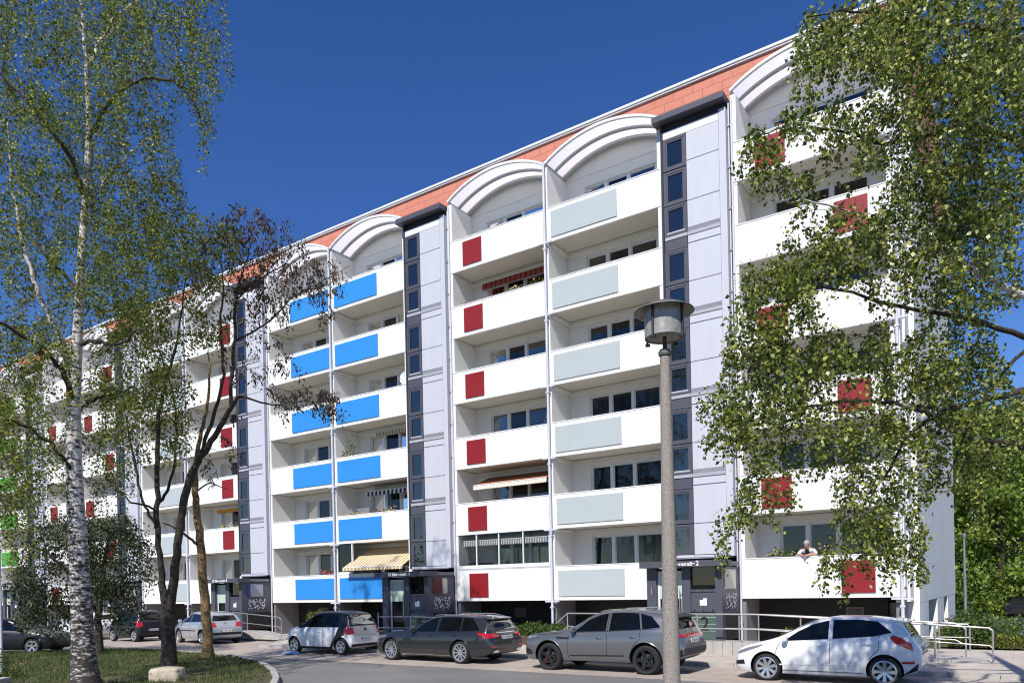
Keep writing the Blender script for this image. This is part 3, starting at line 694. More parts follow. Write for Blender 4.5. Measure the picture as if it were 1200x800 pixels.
# ------------------------------------------------------------------ ramps and railings
def ramp(x0, x1, x2, zf, name_lab):
    """flat from x0 to x1 at zf, then down to the pavement at x2"""
    t = thing('concrete_ramp', name_lab, 'ramp', (x0, -2.6, 0.1))
    mb = MB(); q = [(0, 0.0), (0, zf - 0.1), (x1 - x0, zf - 0.1), (x2 - x0, 0.015), (x2 - x0, 0.0)]
    mb.prism(q, 0.06, 1.1); mb.build('ramp_slab', MCONC, t)
    w = MB(); n = int((x2 - x0) / 0.3)
    for i in range(n):
        a = (x2 - x0) * i / n; b = (x2 - x0) * (i + 1) / n - 0.012
        zz = lambda x: (zf - 0.1 if x < x1 - x0 else (zf - 0.1) * (1 - (x - (x1 - x0)) / (x2 - x1))) + 0.03
        w.prism([(a, 0.0), (a, zz(a)), (b, zz(b)), (b, 0.0)], -0.12, 0.055)
    w.build('block_edging', MCONC, t)
ramp(1.6, 8.4, 14.3, 0.46, 'pale concrete ramp with block edging behind the white hatchback')
ramp(-7.4, -3.4, -1.2, 0.42, 'short concrete ramp behind the dark estate car')
ramp(-20.2, -15.6, -13.2, 0.42, 'concrete ramp behind the silver hatchback')
def railing(pts, posts, lab, y=-2.55, drop=0.45, end=False, start=False):
    t = thing('ramp_railing', lab, 'railing', (pts[0][0], y, 0))
    ox = pts[0][0]
    P = [(x - ox, 0, z) for x, z in pts]
    mb = MB(); mb.tube(P, 0.024, 8); mb.build('handrail', MSTEEL, t, smooth=True)
    mb = MB(); mb.tube([(x, 0, z - drop) for x, _, z in P], 0.018, 8); mb.build('middle_rail', MSTEEL, t, smooth=True)
    for x, zt_, zb_ in posts:
        mb = MB(); mb.tube([(x - ox, 0, zb_), (x - ox, 0, zt_)], 0.022, 8); mb.lathe([(0, zb_), (0.05, zb_), (0.05, zb_ + 0.012), (0, zb_ + 0.012)], 10, c=(x - ox, 0, 0)); mb.build('post', MSTEEL, t, smooth=True)
    return t
railing([(1.65, 1.0), (2.1, 1.35), (8.6, 1.33), (14.52, 1.0), (14.6, 0.93)], [(2.1, 1.34, 0.45), (3.4, 1.33, 0.45), (5.1, 1.3, 0.45), (6.79, 1.3, 0.45), (8.11, 1.28, 0.45), (9.9, 1.22, 0.36), (11.7, 1.14, 0.22), (13.3, 1.06, 0.12), (14.6, 0.95, 0.1)], 'long steel railing on the ramp behind the grey suv and white hatchback')
railing([(5.6, 1.30), (8.6, 1.28), (13.7, 1.06), (13.95, 0.92)], [(8.4, 1.28, 0.45), (10.2, 1.2, 0.36), (12.1, 1.12, 0.22), (13.95, 0.95, 0.1)], 'inner steel railing of the ramp nearest the building corner', y=-1.55)
railing([(-7.05, 1.18), (-5.0, 1.2), (-1.7, 1.1), (-1.25, 0.9)], [(-7.0, 1.36, 0.38), (-5.2, 1.2, 0.38), (-3.3, 1.15, 0.38), (-1.25, 0.92, 0.1)], 'steel railing between the small two-tone car and dark estate car')
railing([(-20.0, 1.34), (-16.6, 1.34), (-13.4, 1.14), (-13.2, 1.02)], [(-19.8, 1.34, 0.38), (-17.7, 1.34, 0.38), (-15.7, 1.3, 0.36), (-13.2, 1.06, 0.1)], 'steel railing running down to the right of the silver hatchback')
for i, x in enumerate((12.6, 13.5)):
    t = thing('bike_stand', ('low steel bicycle hoop under the building corner', 'low steel bicycle hoop nearest the flower bed')[i], 'bicycle stand', (x, 1.1, 0.1))
    mb = MB(); mb.tube([(-0.4, 0, 0), (-0.4, 0, 0.72), (-0.34, 0, 0.8), (0.34, 0, 0.8), (0.4, 0, 0.72), (0.4, 0, 0)], 0.022, 8); mb.build('hoop', MSTEEL, t, smooth=True)
    mb = MB(); mb.tube([(-0.4, 0, 0.4), (0.4, 0, 0.4)], 0.016, 8); mb.build('crossbar', MSTEEL, t, smooth=True)

# ------------------------------------------------------------------ cars
def pchip(xs, ys):
    xs = np.array(xs, float); ys = np.array(ys, float)
    h = np.diff(xs); d = np.diff(ys) / h
    m = np.zeros(len(xs)); m[0] = d[0]; m[-1] = d[-1]
    for i in range(1, len(xs) - 1):
        if d[i - 1] * d[i] > 0:
            w1 = 2 * h[i] + h[i - 1]; w2 = h[i] + 2 * h[i - 1]
            m[i] = (w1 + w2) / (w1 / d[i - 1] + w2 / d[i])
    def f(x):
        x = min(max(x, xs[0]), xs[-1]); i = min(max(int(np.searchsorted(xs, x)) - 1, 0), len(h) - 1)
        t = (x - xs[i]) / h[i]
        return float(ys[i] * (2 * t**3 - 3 * t**2 + 1) + h[i] * m[i] * (t**3 - 2 * t**2 + t) + ys[i + 1] * (-2 * t**3 + 3 * t**2) + h[i] * m[i + 1] * (t**3 - t**2))
    return f
def paint(name, col, metal=0.0, rough=0.3, coat=0.9): return mat(name, col, rough, metal=metal, coat=coat)
MCG = glass_mat('car_glass', tint=(0.18, 0.2, 0.2), mixf=0.12, base=(0.004, 0.005, 0.006), ior=1.4, refl=0.35)
MTYRE = mat('tyre_rubber', (0.018, 0.018, 0.018), 0.8)
MRIMS = mat('silver_rim', (0.55, 0.56, 0.58), 0.3, metal=0.8)
MRIMB = mat('black_rim', (0.015, 0.015, 0.017), 0.3)
MTAIL = mat('red_lamp_glass', (0.42, 0.008, 0.01), 0.12, coat=1.0)
MHEAD = mat('headlamp_glass', (0.30, 0.32, 0.34), 0.1, metal=0.4, coat=1.0)
MCHR = mat('chrome', (0.75, 0.75, 0.76), 0.12, metal=1.0)
MPLATE = mat('number_plate', (0.72, 0.72, 0.70), 0.5)
MEU = mat('plate_blue', (0.02, 0.06, 0.35), 0.5)
MCAL = mat('red_caliper', (0.5, 0.01, 0.01), 0.4)
MSHUT = mat('panel_gap', (0.01, 0.01, 0.011), 0.7)
class Car:
    def __init__(s, name, label, cat, spec, loc, heading, mats, group='cars parked along the street'):
        s.sp = spec; L = spec['L']; s.L = L
        s.root = thing(name, label, cat, loc, heading, group); s.m = mats
        s.top = pchip(*zip(*spec['top'])); s.belt = pchip(*zip(*spec['belt'])); s.bot = pchip(*zip(*spec['bot'])); s.hw = pchip(*zip(*spec['hw']))
        s.fwx = spec['fo']; s.rwx = spec['fo'] + spec['wb']
        s.body()
    # local frame: x forward, origin at the rear axle on the ground; design frame: xd from the nose backwards
    def X(s, xd): return s.rwx - xd
    def section(s, x):
        w = s.hw(x); zb = s.bot(x); zt = s.top(x); zs = min(s.belt(x), zt - 0.03)
        H = s.sp['H']; g = max(0.0, min(1.0, (zt - zs) / 0.38))
        wr = w * 0.93 - s.sp.get('tumble', 0.20) * g
        ph = zs - zb
        pts = [(0, zb), (0.6 * w, zb), (0.90 * w, zb + 0.015), (0.965 * w, zb + min(0.09, ph * .2)), (0.99 * w, zb + 0.33 * ph), (1.0 * w, zb + 0.58 * ph), (0.992 * w, zb + 0.80 * ph), (0.965 * w, zb + 0.95 * ph), (0.935 * w, zs)]
        d = zt - zs
        pts += [(0.935 * w + (wr - 0.935 * w) * 0.33, zs + d * 0.30), (0.935 * w + (wr - 0.935 * w) * 0.68, zs + d * 0.60), (wr, zs + d * 0.86), (wr - 0.07, zs + d * 0.95), (wr * 0.66, zs + d * 0.985), (0, zt)]
        return pts
    def body(s):
        L = s.L; sp = s.sp
        xs = sorted(set([round(v, 3) for v in list(np.linspace(0, 0.3, 8)) + list(np.linspace(0.3, L - 0.6, 40)) + list(np.linspace(L - 0.6, L, 26)) + sp.get('stations', [])]))
        mb = MB(); rings = []
        for x in xs:
            h = s.section(x); ring = [(-y, z) for y, z in h[::-1]][0:-1] + [(y, z) for y, z in h][0:]
            # ring: from roof centre down the right, under, up the left (last == roof centre)
            ring = ring[:-1]
            rings.append(len(mb.v)); mb.v += [(s.X(x), y, z) for y, z in ring]
        n = len(ring)
        for a, b in zip(rings[:-1], rings[1:]):
            for k in range(n): mb.f.append((a + k, a + (k + 1) % n, b + (k + 1) % n, b + k)); mb.mi.append(0)
        mb.f.append(tuple(rings[0] + k for k in range(n))); mb.mi.append(0)
        mb.f.append(tuple(rings[-1] + k for k in range(n))); mb.mi.append(0)
        me = mb.mesh('car_body', [s.m['paint'], MBLK, s.m.get('lower', MBLK), s.m.get('upper', s.m['paint'])])
        bm = bmesh.new(); bm.from_mesh(me); s.bvh = BVHTree.FromBMesh(bm); bm.free()
        # two-tone
        for p in me.polygons:
            c = p.center; xd = s.rwx - c.x
            if 'split' in sp:
                k = sp['split'](xd, c.y, c.z, p.normal)
                if k is not None: p.material_index = k
        # wheel arches
        o = link('body', me, s.root)
        cut = MB(); ar = sp['R'] + sp.get('gap', 0.055)
        for xw in (s.fwx, s.rwx):
            cut.lathe([(0, -1.2), (ar, -1.2), (ar, -0.55), (0, -0.55)], 40, axis='y', c=(s.X(xw), 0, sp['R'] + 0.01))
            cut.lathe([(0, 0.55), (ar, 0.55), (ar, 1.2), (0, 1.2)], 40, axis='y', c=(s.X(xw), 0, sp['R'] + 0.01))
        cm = cut.mesh('cut', [MBLK]); cobj = link('cut_tmp', cm)
        cobj.parent = s.root
        md = o.modifiers.new('arch', 'BOOLEAN'); md.object = cobj; md.operation = 'DIFFERENCE'; md.solver = 'EXACT'; md.material_mode = 'TRANSFER'
        dg_ = bpy.context.evaluated_depsgraph_get(); new = bpy.data.meshes.new_from_object(o.evaluated_get(dg_)); o.modifiers.clear()
        old = o.data; o.data = new; bpy.data.objects.remove(cobj)
        new.polygons.foreach_set('use_smooth', [True] * len(new.polygons)); new.set_sharp_from_angle(angle=R(32))
        s.b = o
        # arch lips
        mb = MB()
        for xw in (s.fwx, s.rwx):
            for sd in (-1, 1):
                pts = []
                for i in range(25):
                    a = R(-8 + 196 * i / 24); px = s.X(xw) + (ar + 0.005) * math.cos(a); pz = sp['R'] + 0.01 + (ar + 0.005) * math.sin(a)
                    h = s.hit(Vector((px, sd * 1.6, pz)), Vector((0, -sd, 0)))
                    if h: pts.append(h[0])
                if len(pts) > 3: mb.tube(pts, 0.008, 5)
        mb.build('wheel_arch_trim', s.m.get('arch', s.m['paint']), s.root, smooth=True)
    def hit(s, o, d):
        r = s.bvh.ray_cast(o, d)
        return (r[0], r[1]) if r[0] is not None else None
    def patch(s, name, lo, hi, m, axis='y', sd=1, off=0.011, n=20, k=8, parent=None, mb=None):
        """lo, hi: polylines in the side view (xd, z) or rear/front view (y, z); projected on the body"""
        own = mb is None
        if own: mb = MB()
        def samp(pl, t):
            x = t * (len(pl) - 1); i = min(int(x), len(pl) - 2); f = x - i
            return (pl[i][0] + (pl[i + 1][0] - pl[i][0]) * f, pl[i][1] + (pl[i + 1][1] - pl[i][1]) * f)
        base = len(mb.v); ok = []
        for i in range(n + 1):
            a = samp(lo, i / n); b = samp(hi, i / n)
            for j in range(k + 1):
                q = (a[0] + (b[0] - a[0]) * j / k, a[1] + (b[1] - a[1]) * j / k)
                if axis == 'y': o = Vector((s.X(q[0]), sd * 2.0, q[1])); d = Vector((0, -sd, 0))
                elif axis == 'x': o = Vector((s.X(s.L / 2) + sd * 6, q[0], q[1])); d = Vector((-sd, 0, 0))
                else: o = Vector((s.X(q[0]), q[1], 3)); d = Vector((0, 0, -1))
                h = s.hit(o, d)
                if h: p = h[0] + h[1] * off; mb.v.append(tuple(p)); ok.append(True)
                else: mb.v.append((0, 0, 0)); ok.append(False)
        for i in range(n):
            for j in range(k):
                ids = (i * (k + 1) + j, (i + 1) * (k + 1) + j, (i + 1) * (k + 1) + j + 1, i * (k + 1) + j + 1)
                if all(ok[t] for t in ids): mb.f.append(tuple(base + t for t in ids)); mb.mi.append(0)
        if own:
            if mb.f: return mb.build(name, m, parent or s.root, smooth=True, fix=False, angle=50)
    def line(s, mb, pts, w=0.012, sd=1, off=0.004, axis='y'):
        for a, b in zip(pts[:-1], pts[1:]):
            L = math.hypot(b[0] - a[0], b[1] - a[1]) or 1; nx, nz = -(b[1] - a[1]) / L * w / 2, (b[0] - a[0]) / L * w / 2
            s.patch('', [(a[0] + nx, a[1] + nz), (b[0] + nx, b[1] + nz)], [(a[0] - nx, a[1] - nz), (b[0] - nx, b[1] - nz)], None, axis, sd, off, n=max(3, int(L / 0.08)), k=1, mb=mb)
    def lines(s, name, sets, m, w=0.012, off=0.004, sides=(1, -1), axis='y'):
        for sd in sides:
            for p in sets:
                mb = MB(); s.line(mb, p, w, sd, off, axis)
                if mb.f: mb.build(name, m, s.root, smooth=True, fix=False)
    def wheels(s, rim, spokes=5, double=True, caliper=None, width=0.21):
        Rr = s.sp['R']; rr = Rr * s.sp.get('rimk', 0.70)
        ty = MB(); hw_ = width / 2
        ty.lathe([(rr - 0.01, -hw_ + 0.01), (rr + 0.02, -hw_), (Rr - 0.04, -hw_ - 0.008), (Rr - 0.012, -hw_ + 0.02), (Rr, -hw_ + 0.05), (Rr, hw_ - 0.05), (Rr - 0.012, hw_ - 0.02), (Rr - 0.04, hw_ + 0.008), (rr + 0.02, hw_), (rr - 0.01, hw_ - 0.01)], 36, axis='y')
        tym = ty.mesh('tyre', MTYRE, smooth=True)
        rm = MB()
        rm.lathe([(rr, -hw_ + 0.005), (rr + 0.012, hw_ - 0.002), (rr - 0.012, hw_ + 0.004), (rr - 0.03, hw_ - 0.02), (rr - 0.03, -hw_ + 0.02)], 36, axis='y')
        rm.lathe([(0, hw_ - 0.035), (0.05, hw_ - 0.03), (0.065, hw_ - 0.05), (0.065, hw_ - 0.09)], 20, axis='y')
        for i in range(spokes):
            for da in ((-0.14, 0.14) if double else (0,)):
                a = 2 * math.pi * i / spokes + da * (1 if spokes < 8 else 0.6); w = 0.020 if double else (0.034 if spokes < 8 else 0.02)
                a0 = 2 * math.pi * i / spokes + da * 0.35
                p0 = (0.045 * math.cos(a0), 0.045 * math.sin(a0)); p1 = ((rr - 0.015) * math.cos(a), (rr - 0.015) * math.sin(a))
                tx, tz = -math.sin(a) * w, math.cos(a) * w
                q = [(p0[0] - tx, p0[1] - tz), (p0[0] + tx, p0[1] + tz), (p1[0] + tx * 1.1, p1[1] + tz * 1.1), (p1[0] - tx * 1.1, p1[1] - tz * 1.1)]
                n = len(rm.v)
                rm.v += [(x, hw_ - 0.03 - (0.0 if j < 2 else -0.022), z) for j, (x, z) in enumerate(q)] + [(x, hw_ - 0.075, z) for x, z in q]
                for f in ((0, 1, 2, 3), (7, 6, 5, 4), (0, 4, 5, 1), (1, 5, 6, 2), (2, 6, 7, 3), (3, 7, 4, 0)): rm.f.append(tuple(n + t for t in f)); rm.mi.append(0)
        rm.lathe([(0, -0.02), (rr - 0.035, -0.02)], 28, axis='y', mi=1)
        rm.lathe([(0.0, 0.035), (rr * 0.62, 0.035), (rr * 0.62, 0.015), (0, 0.015)], 28, axis='y', mi=2)
        rmm = rm.mesh('rim', [rim, MBLK, mat('brake_disc', (0.12, 0.12, 0.12), 0.4, metal=0.6)], smooth=True)
        cal = None
        if caliper:
            c = MB(); c.box(0.13, 0.20, 0.03, 0.07, -0.07, 0.07); cal = c.mesh('brake_caliper', caliper)
        tw_ = s.sp.get('track', s.hw(s.L / 2) - 0.015)
        for xw in (s.fwx, s.rwx):
            for sd in (1, -1):
                w = bpy.data.objects.new('wheel', None); COL.objects.link(w); w.empty_display_size = 0.1; w.parent = s.root
                y = sd * (tw_ - hw_)
                w.location = (s.X(xw), y, Rr)
                w.rotation_euler = (0, R(random.uniform(0, 70)), 0) if sd > 0 else (0, R(random.uniform(0, 70)), math.pi)
                link('tyre', tym, w); link('rim', rmm, w)
                if cal and xw == s.fwx: link('brake_caliper', cal, w)
    def mirrors(s, xd, z, m, y=None):
        for sd in (1, -1):
            h = s.hit(Vector((s.X(xd), sd * 2, z)), Vector((0, -sd, 0)))
            y0 = h[0].y if h else sd * 0.8
            mb = MB(); cx, cz = s.X(xd) + 0.02, z + 0.06
            prof = [(0, -0.09), (0.05, -0.085), (0.085, -0.05), (0.09, 0.0), (0.085, 0.06), (0.06, 0.09), (0, 0.095)]
            n0 = len(mb.v); mb.lathe([(r, h_) for r, h_ in prof], 14, axis='y', c=(0, 0, 0))
            mb.v = mb.v[:n0] + [(x * 0.75 + cx, y_ + y0 + sd * 0.13, z_ * 0.95 + cz) for x, y_, z_ in mb.v[n0:]]
            mb.build('wing_mirror', m, s.root, smooth=True)
            k = MB(); k.tube([(s.X(xd) + 0.02, y0 - sd * 0.02, z + 0.005), (cx, y0 + sd * 0.08, cz - 0.03)], 0.022, 6); k.build('mirror_arm', MBLK, s.root, smooth=True)
    def handles(s, pos, m):
        for xd, z in pos:
            for sd in (1, -1):
                h = s.hit(Vector((s.X(xd), sd * 2, z)), Vector((0, -sd, 0)))
                if not h: continue
                y = h[0].y; mb = MB(); c = s.X(xd)
                mb.tube([(c - 0.09, y + sd * 0.005, z), (c - 0.05, y + sd * 0.03, z + 0.002), (c + 0.05, y + sd * 0.03, z + 0.004), (c + 0.09, y + sd * 0.005, z + 0.004)], 0.013, 6)
                mb.build('door_handle', m, s.root, smooth=True)
    def plate(s, z, rear=True, w=0.26, h=0.055, txt=True):
        sd = -1 if rear else 1
        hh = s.hit(Vector((s.X(s.L / 2) + sd * 6, 0, z)), Vector((-sd, 0, 0)))
        x = hh[0].x + sd * 0.012
        mb = MB(); a, b = sorted((x, x - sd * 0.02)); mb.box(a, b, -w, w, z - h, z + h)
        e = x + sd * 0.002
        mb.quad((e, sd * -w * 0.98, z - h * .9), (e, sd * -w * 0.86, z - h * .9), (e, sd * -w * 0.86, z + h * .9), (e, sd * -w * 0.98, z + h * .9), 1)
        # worn, unreadable characters
        r_ = random.Random(int(z * 1000) + int(w * 100))
        yy = -w * 0.76
        while yy < w * 0.85:
            ww_ = r_.uniform(0.025, 0.045)
            mb.quad((e, -sd * -yy, z - h * .55), (e, -sd * -(yy + ww_ * 0.55), z - h * .55), (e, -sd * -(yy + ww_ * 0.55), z + h * .55), (e, -sd * -yy, z + h * .55), 2); yy += ww_ + r_.uniform(0.012, 0.035)
        mb.build('number_plate', [MPLATE, MEU, MBLK], s.root, fix=False)

def windows_side(c, wins, m=MCG, off=0.010):
    """wins: list of (lower polyline, upper polyline) in (xd, z)"""
    for sd in (1, -1):
        for lo, hi in wins: c.patch('side_window', lo, hi, m, 'y', sd, off)

def hatch(name, label, cat, loc, heading, paintm, group, L=4.0, Wd=1.72, H=1.49, wb=2.49, fo=0.80, Rw=0.31, rim=None, spokes=5, doors=5, belt0=0.93, belt1=1.02, low=False):
    """generic hatchback"""
    hw = Wd / 2; ro = L - fo - wb; cowl = fo + 0.28; hdr = cowl + 0.82
    rf = L - 0.55
    sp = dict(L=L, H=H, wb=wb, fo=fo, R=Rw, tumble=0.19,
        top=[(0, 0.60), (0.06, 0.68), (0.25, 0.80), (0.55, 0.88), (cowl - 0.1, 0.985), (cowl, 1.02), (cowl + 0.4, H - 0.22), (hdr, H - 0.045), (hdr + 0.5, H), (hdr + 1.1, H - 0.01), (rf, H - 0.08), (L - 0.36, H - 0.17), (L - 0.18, 1.05), (L - 0.10, 0.92), (L - 0.02, 0.76), (L, 0.66)],
        belt=[(0, 0.55), (0.3, 0.74), (cowl, belt0), (fo + wb, belt1), (L - 0.25, belt1 + 0.02), (L, 0.7)],
        bot=[(0, 0.34), (0.05, 0.26), (0.3, 0.19), (fo, 0.18), (fo + wb, 0.19), (L - 0.2, 0.26), (L - 0.03, 0.36), (L, 0.42)],
        hw=[(0, hw * 0.70), (0.04, hw * 0.80), (0.15, hw * 0.90), (0.4, hw * 0.965), (fo + 0.1, hw), (fo + wb * 0.6, hw), (fo + wb, hw * 0.99), (L - 0.3, hw * 0.95), (L - 0.1, hw * 0.90), (L, hw * 0.82)],
        stations=[cowl, hdr, rf])
    c = Car(name, label, cat, sp, loc, heading, {'paint': paintm, 'arch': MBLK if low else paintm}, group)
    b = lambda x: c.belt(x) + 0.015
    t = lambda x: c.top(x) - 0.085
    xa = cowl + 0.12
    bp = fo + wb * 0.50
    rear = fo + wb + (0.12 if doors == 5 else 0.2)
    wins = [([(xa, b(xa)), (bp - 0.03, b(bp))], [(xa + 0.03, b(xa) + 0.02), (cowl + 0.45, t(cowl + 0.45) - 0.03), (hdr, t(hdr)), (bp - 0.03, t(bp))]),
            ([(bp + 0.04, b(bp)), (rear + 0.18, b(rear) + 0.04)], [(bp + 0.04, t(bp)), (rear - 0.2, t(rear) - 0.01), (rear + 0.06, t(rear) - 0.1), (rear + 0.18, b(rear) + 0.06)])]
    windows_side(c, wins)
    c.patch('windscreen', [(cowl + 0.03, -hw * 0.74), (cowl + 0.03, hw * 0.74)], [(hdr - 0.03, -hw * 0.60), (hdr - 0.03, hw * 0.60)], MCG, 'z', n=20, k=16)
    c.patch('rear_window', [(-hw * 0.66, 1.06), (hw * 0.66, 1.06)], [(-hw * 0.54, H - 0.19), (hw * 0.54, H - 0.19)], MCG, 'x', sd=-1, off=0.013, n=20, k=14)
    for sd in (1, -1):
        c.patch('headlight', [(0.10, 0.66), (0.62, 0.80)], [(0.14, 0.74), (0.64, 0.855)], MHEAD, 'y', sd)
        c.patch('taillight', [(L - 0.42, 0.90), (L - 0.09, 0.76)], [(L - 0.36, 1.02), (L - 0.12, 0.99)], MTAIL, 'y', sd)
        c.patch('taillight', [(sd * hw * 0.93, 0.76), (sd * hw * 0.48, 0.80)], [(sd * hw * 0.92, 1.01), (sd * hw * 0.56, 0.99)], MTAIL, 'x', -1)
    x1 = cowl + 0.05
    c.lines('panel_gap', [[(x1, 0.30), (x1 - 0.02, 0.60), (x1 + 0.02, b(x1))], [(bp, 0.28), (bp, 0.6), (bp + 0.01, b(bp))], [(fo + wb - 0.40, 0.42), (fo + wb - 0.30, 0.6), (fo + wb + 0.05, b(fo + wb))]], MSHUT)
    c.patch('lower_grille', [(-hw * 0.55, 0.36), (hw * 0.55, 0.36)], [(-hw * 0.5, 0.50), (hw * 0.5, 0.50)], MBLK, 'x', sd=1)
    c.mirrors(xa + 0.05, b(xa), paintm); c.handles([(bp - 0.22, 0.84)] + ([(fo + wb - 0.02, 0.88)] if doors == 5 else []), paintm)
    c.wheels(rim or MRIMS, spokes)
    c.plate(0.56 if not low else 0.62)
    return c
HD = math.pi          # cars in the row point to the left (-X)
# 1 white five-door hatchback ------------------------------------------------
PW = paint('white_paint', (0.78, 0.79, 0.80))
def fiesta():
    L, H, hw, fo, wb = 3.98, 1.495, 0.865, 0.80, 2.489
    sp = dict(L=L, H=H, wb=wb, fo=fo, R=0.315, tumble=0.20, rimk=0.74,
        top=[(0, 0.58), (0.05, 0.66), (0.2, 0.765), (0.5, 0.865), (0.85, 0.955), (1.02, 1.01), (1.5, 1.255), (1.9, 1.42), (2.3, 1.49), (2.75, 1.495), (3.2, 1.46), (3.5, 1.40), (3.62, 1.34), (3.78, 1.08), (3.86, 0.95), (3.95, 0.80), (3.98, 0.68)],
        belt=[(0, 0.52), (0.2, 0.66), (0.5, 0.78), (1.02, 0.90), (2.2, 0.985), (3.3, 1.07), (3.7, 1.08), (3.98, 0.66)],
        bot=[(0, 0.30), (0.05, 0.22), (0.3, 0.17), (fo, 0.17), (fo + wb, 0.18), (3.75, 0.26), (3.95, 0.36), (L, 0.42)],
        hw=[(0, hw * 0.66), (0.04, hw * 0.77), (0.15, hw * 0.88), (0.4, hw * 0.965), (0.9, hw), (2.2, hw), (3.2, hw * 0.985), (3.7, hw * 0.93), (3.88, hw * 0.87), (L, hw * 0.78)], stations=[1.02, 1.9, 3.5])
    c = Car('hatchback_car', 'small white five-door hatchback dappled with leaf shade, nearest the right edge', 'car', sp, (12.79, -6.68, 0), HD, {'paint': PW}, 'cars parked along the street')
    b = lambda x: c.belt(x) + 0.012; t = lambda x: c.top(x) - 0.075
    windows_side(c, [([(1.20, b(1.2)), (2.16, b(2.16))], [(1.22, b(1.2) + .015), (1.5, t(1.5) - .03), (1.85, t(1.85) - .01), (2.16, t(2.16))]),
                     ([(2.25, b(2.25)), (3.1, b(3.1)), (3.42, b(3.42) + .06)], [(2.25, t(2.25)), (2.8, t(2.8)), (3.15, t(3.15) - .01), (3.42, b(3.42) + .08)])])
    c.patch('windscreen', [(1.06, -0.66), (1.06, 0.66)], [(1.86, -0.54), (1.86, 0.54)], MCG, 'z', n=20, k=16)
    c.patch('rear_window', [(-0.57, 1.06), (0.57, 1.06)], [(-0.48, 1.32), (0.48, 1.32)], MCG, 'x', sd=-1, off=0.013, n=20, k=14)
    for sd in (1, -1):
        c.patch('headlight', [(0.10, 0.60), (0.35, 0.68), (0.72, 0.82)], [(0.16, 0.68), (0.4, 0.77), (0.72, 0.845)], MHEAD, 'y', sd)
        c.patch('taillight', [(3.40, 1.05), (3.50, 0.93), (3.84, 0.77)], [(3.46, 1.10), (3.60, 1.055), (3.80, 0.93)], MTAIL, 'y', sd)
        c.patch('fog_lamp', [(0.07, 0.36), (0.30, 0.38)], [(0.07, 0.44), (0.28, 0.48)], MBLK, 'y', sd)
        c.patch('reflector', [(3.62, 0.50), (3.86, 0.50)], [(3.62, 0.545), (3.86, 0.56)], MTAIL, 'y', sd)
        c.patch('rear_bumper_insert', [(3.60, 0.24), (3.9, 0.36)], [(3.76, 0.36), (3.93, 0.52)], MBLK, 'y', sd)
    mb = MB(); mb.prism([(c.X(3.42), 1.425), (c.X(3.74), 1.385), (c.X(3.73), 1.36), (c.X(3.45), 1.375)], -0.56, 0.56); mb.build('roof_spoiler', PW, c.root)
    c.lines('panel_gap', [[(1.03, 0.26), (1.0, 0.5), (1.04, 0.75), (1.12, b(1.12))], [(2.2, 0.24), (2.19, 0.6), (2.20, b(2.2))], [(2.90, 0.36), (3.02, 0.62), (3.18, 0.80), (3.2, b(3.2))], [(1.15, 0.27), (2.85, 0.27)]], MSHUT)
    c.lines('body_crease', [[(1.1, 0.40), (2.8, 0.47)]], PW, w=0.03, off=0.01)
    c.mirrors(1.27, b(1.27), PW); c.handles([(2.02, 0.84), (2.98, 0.90)], PW)
    c.wheels(MRIMS, 8, True)
    c.plate(0.78)
    mb = MB(); mb.tube([(c.X(2.2), -0.40, 1.475), (c.X(2.6), -0.40, 1.49)], 0.01, 5); mb.tube([(c.X(3.3), 0, 1.45), (c.X(3.42), 0, 1.60)], 0.006, 5); mb.build('aerial', MBLK, c.root)
fiesta()
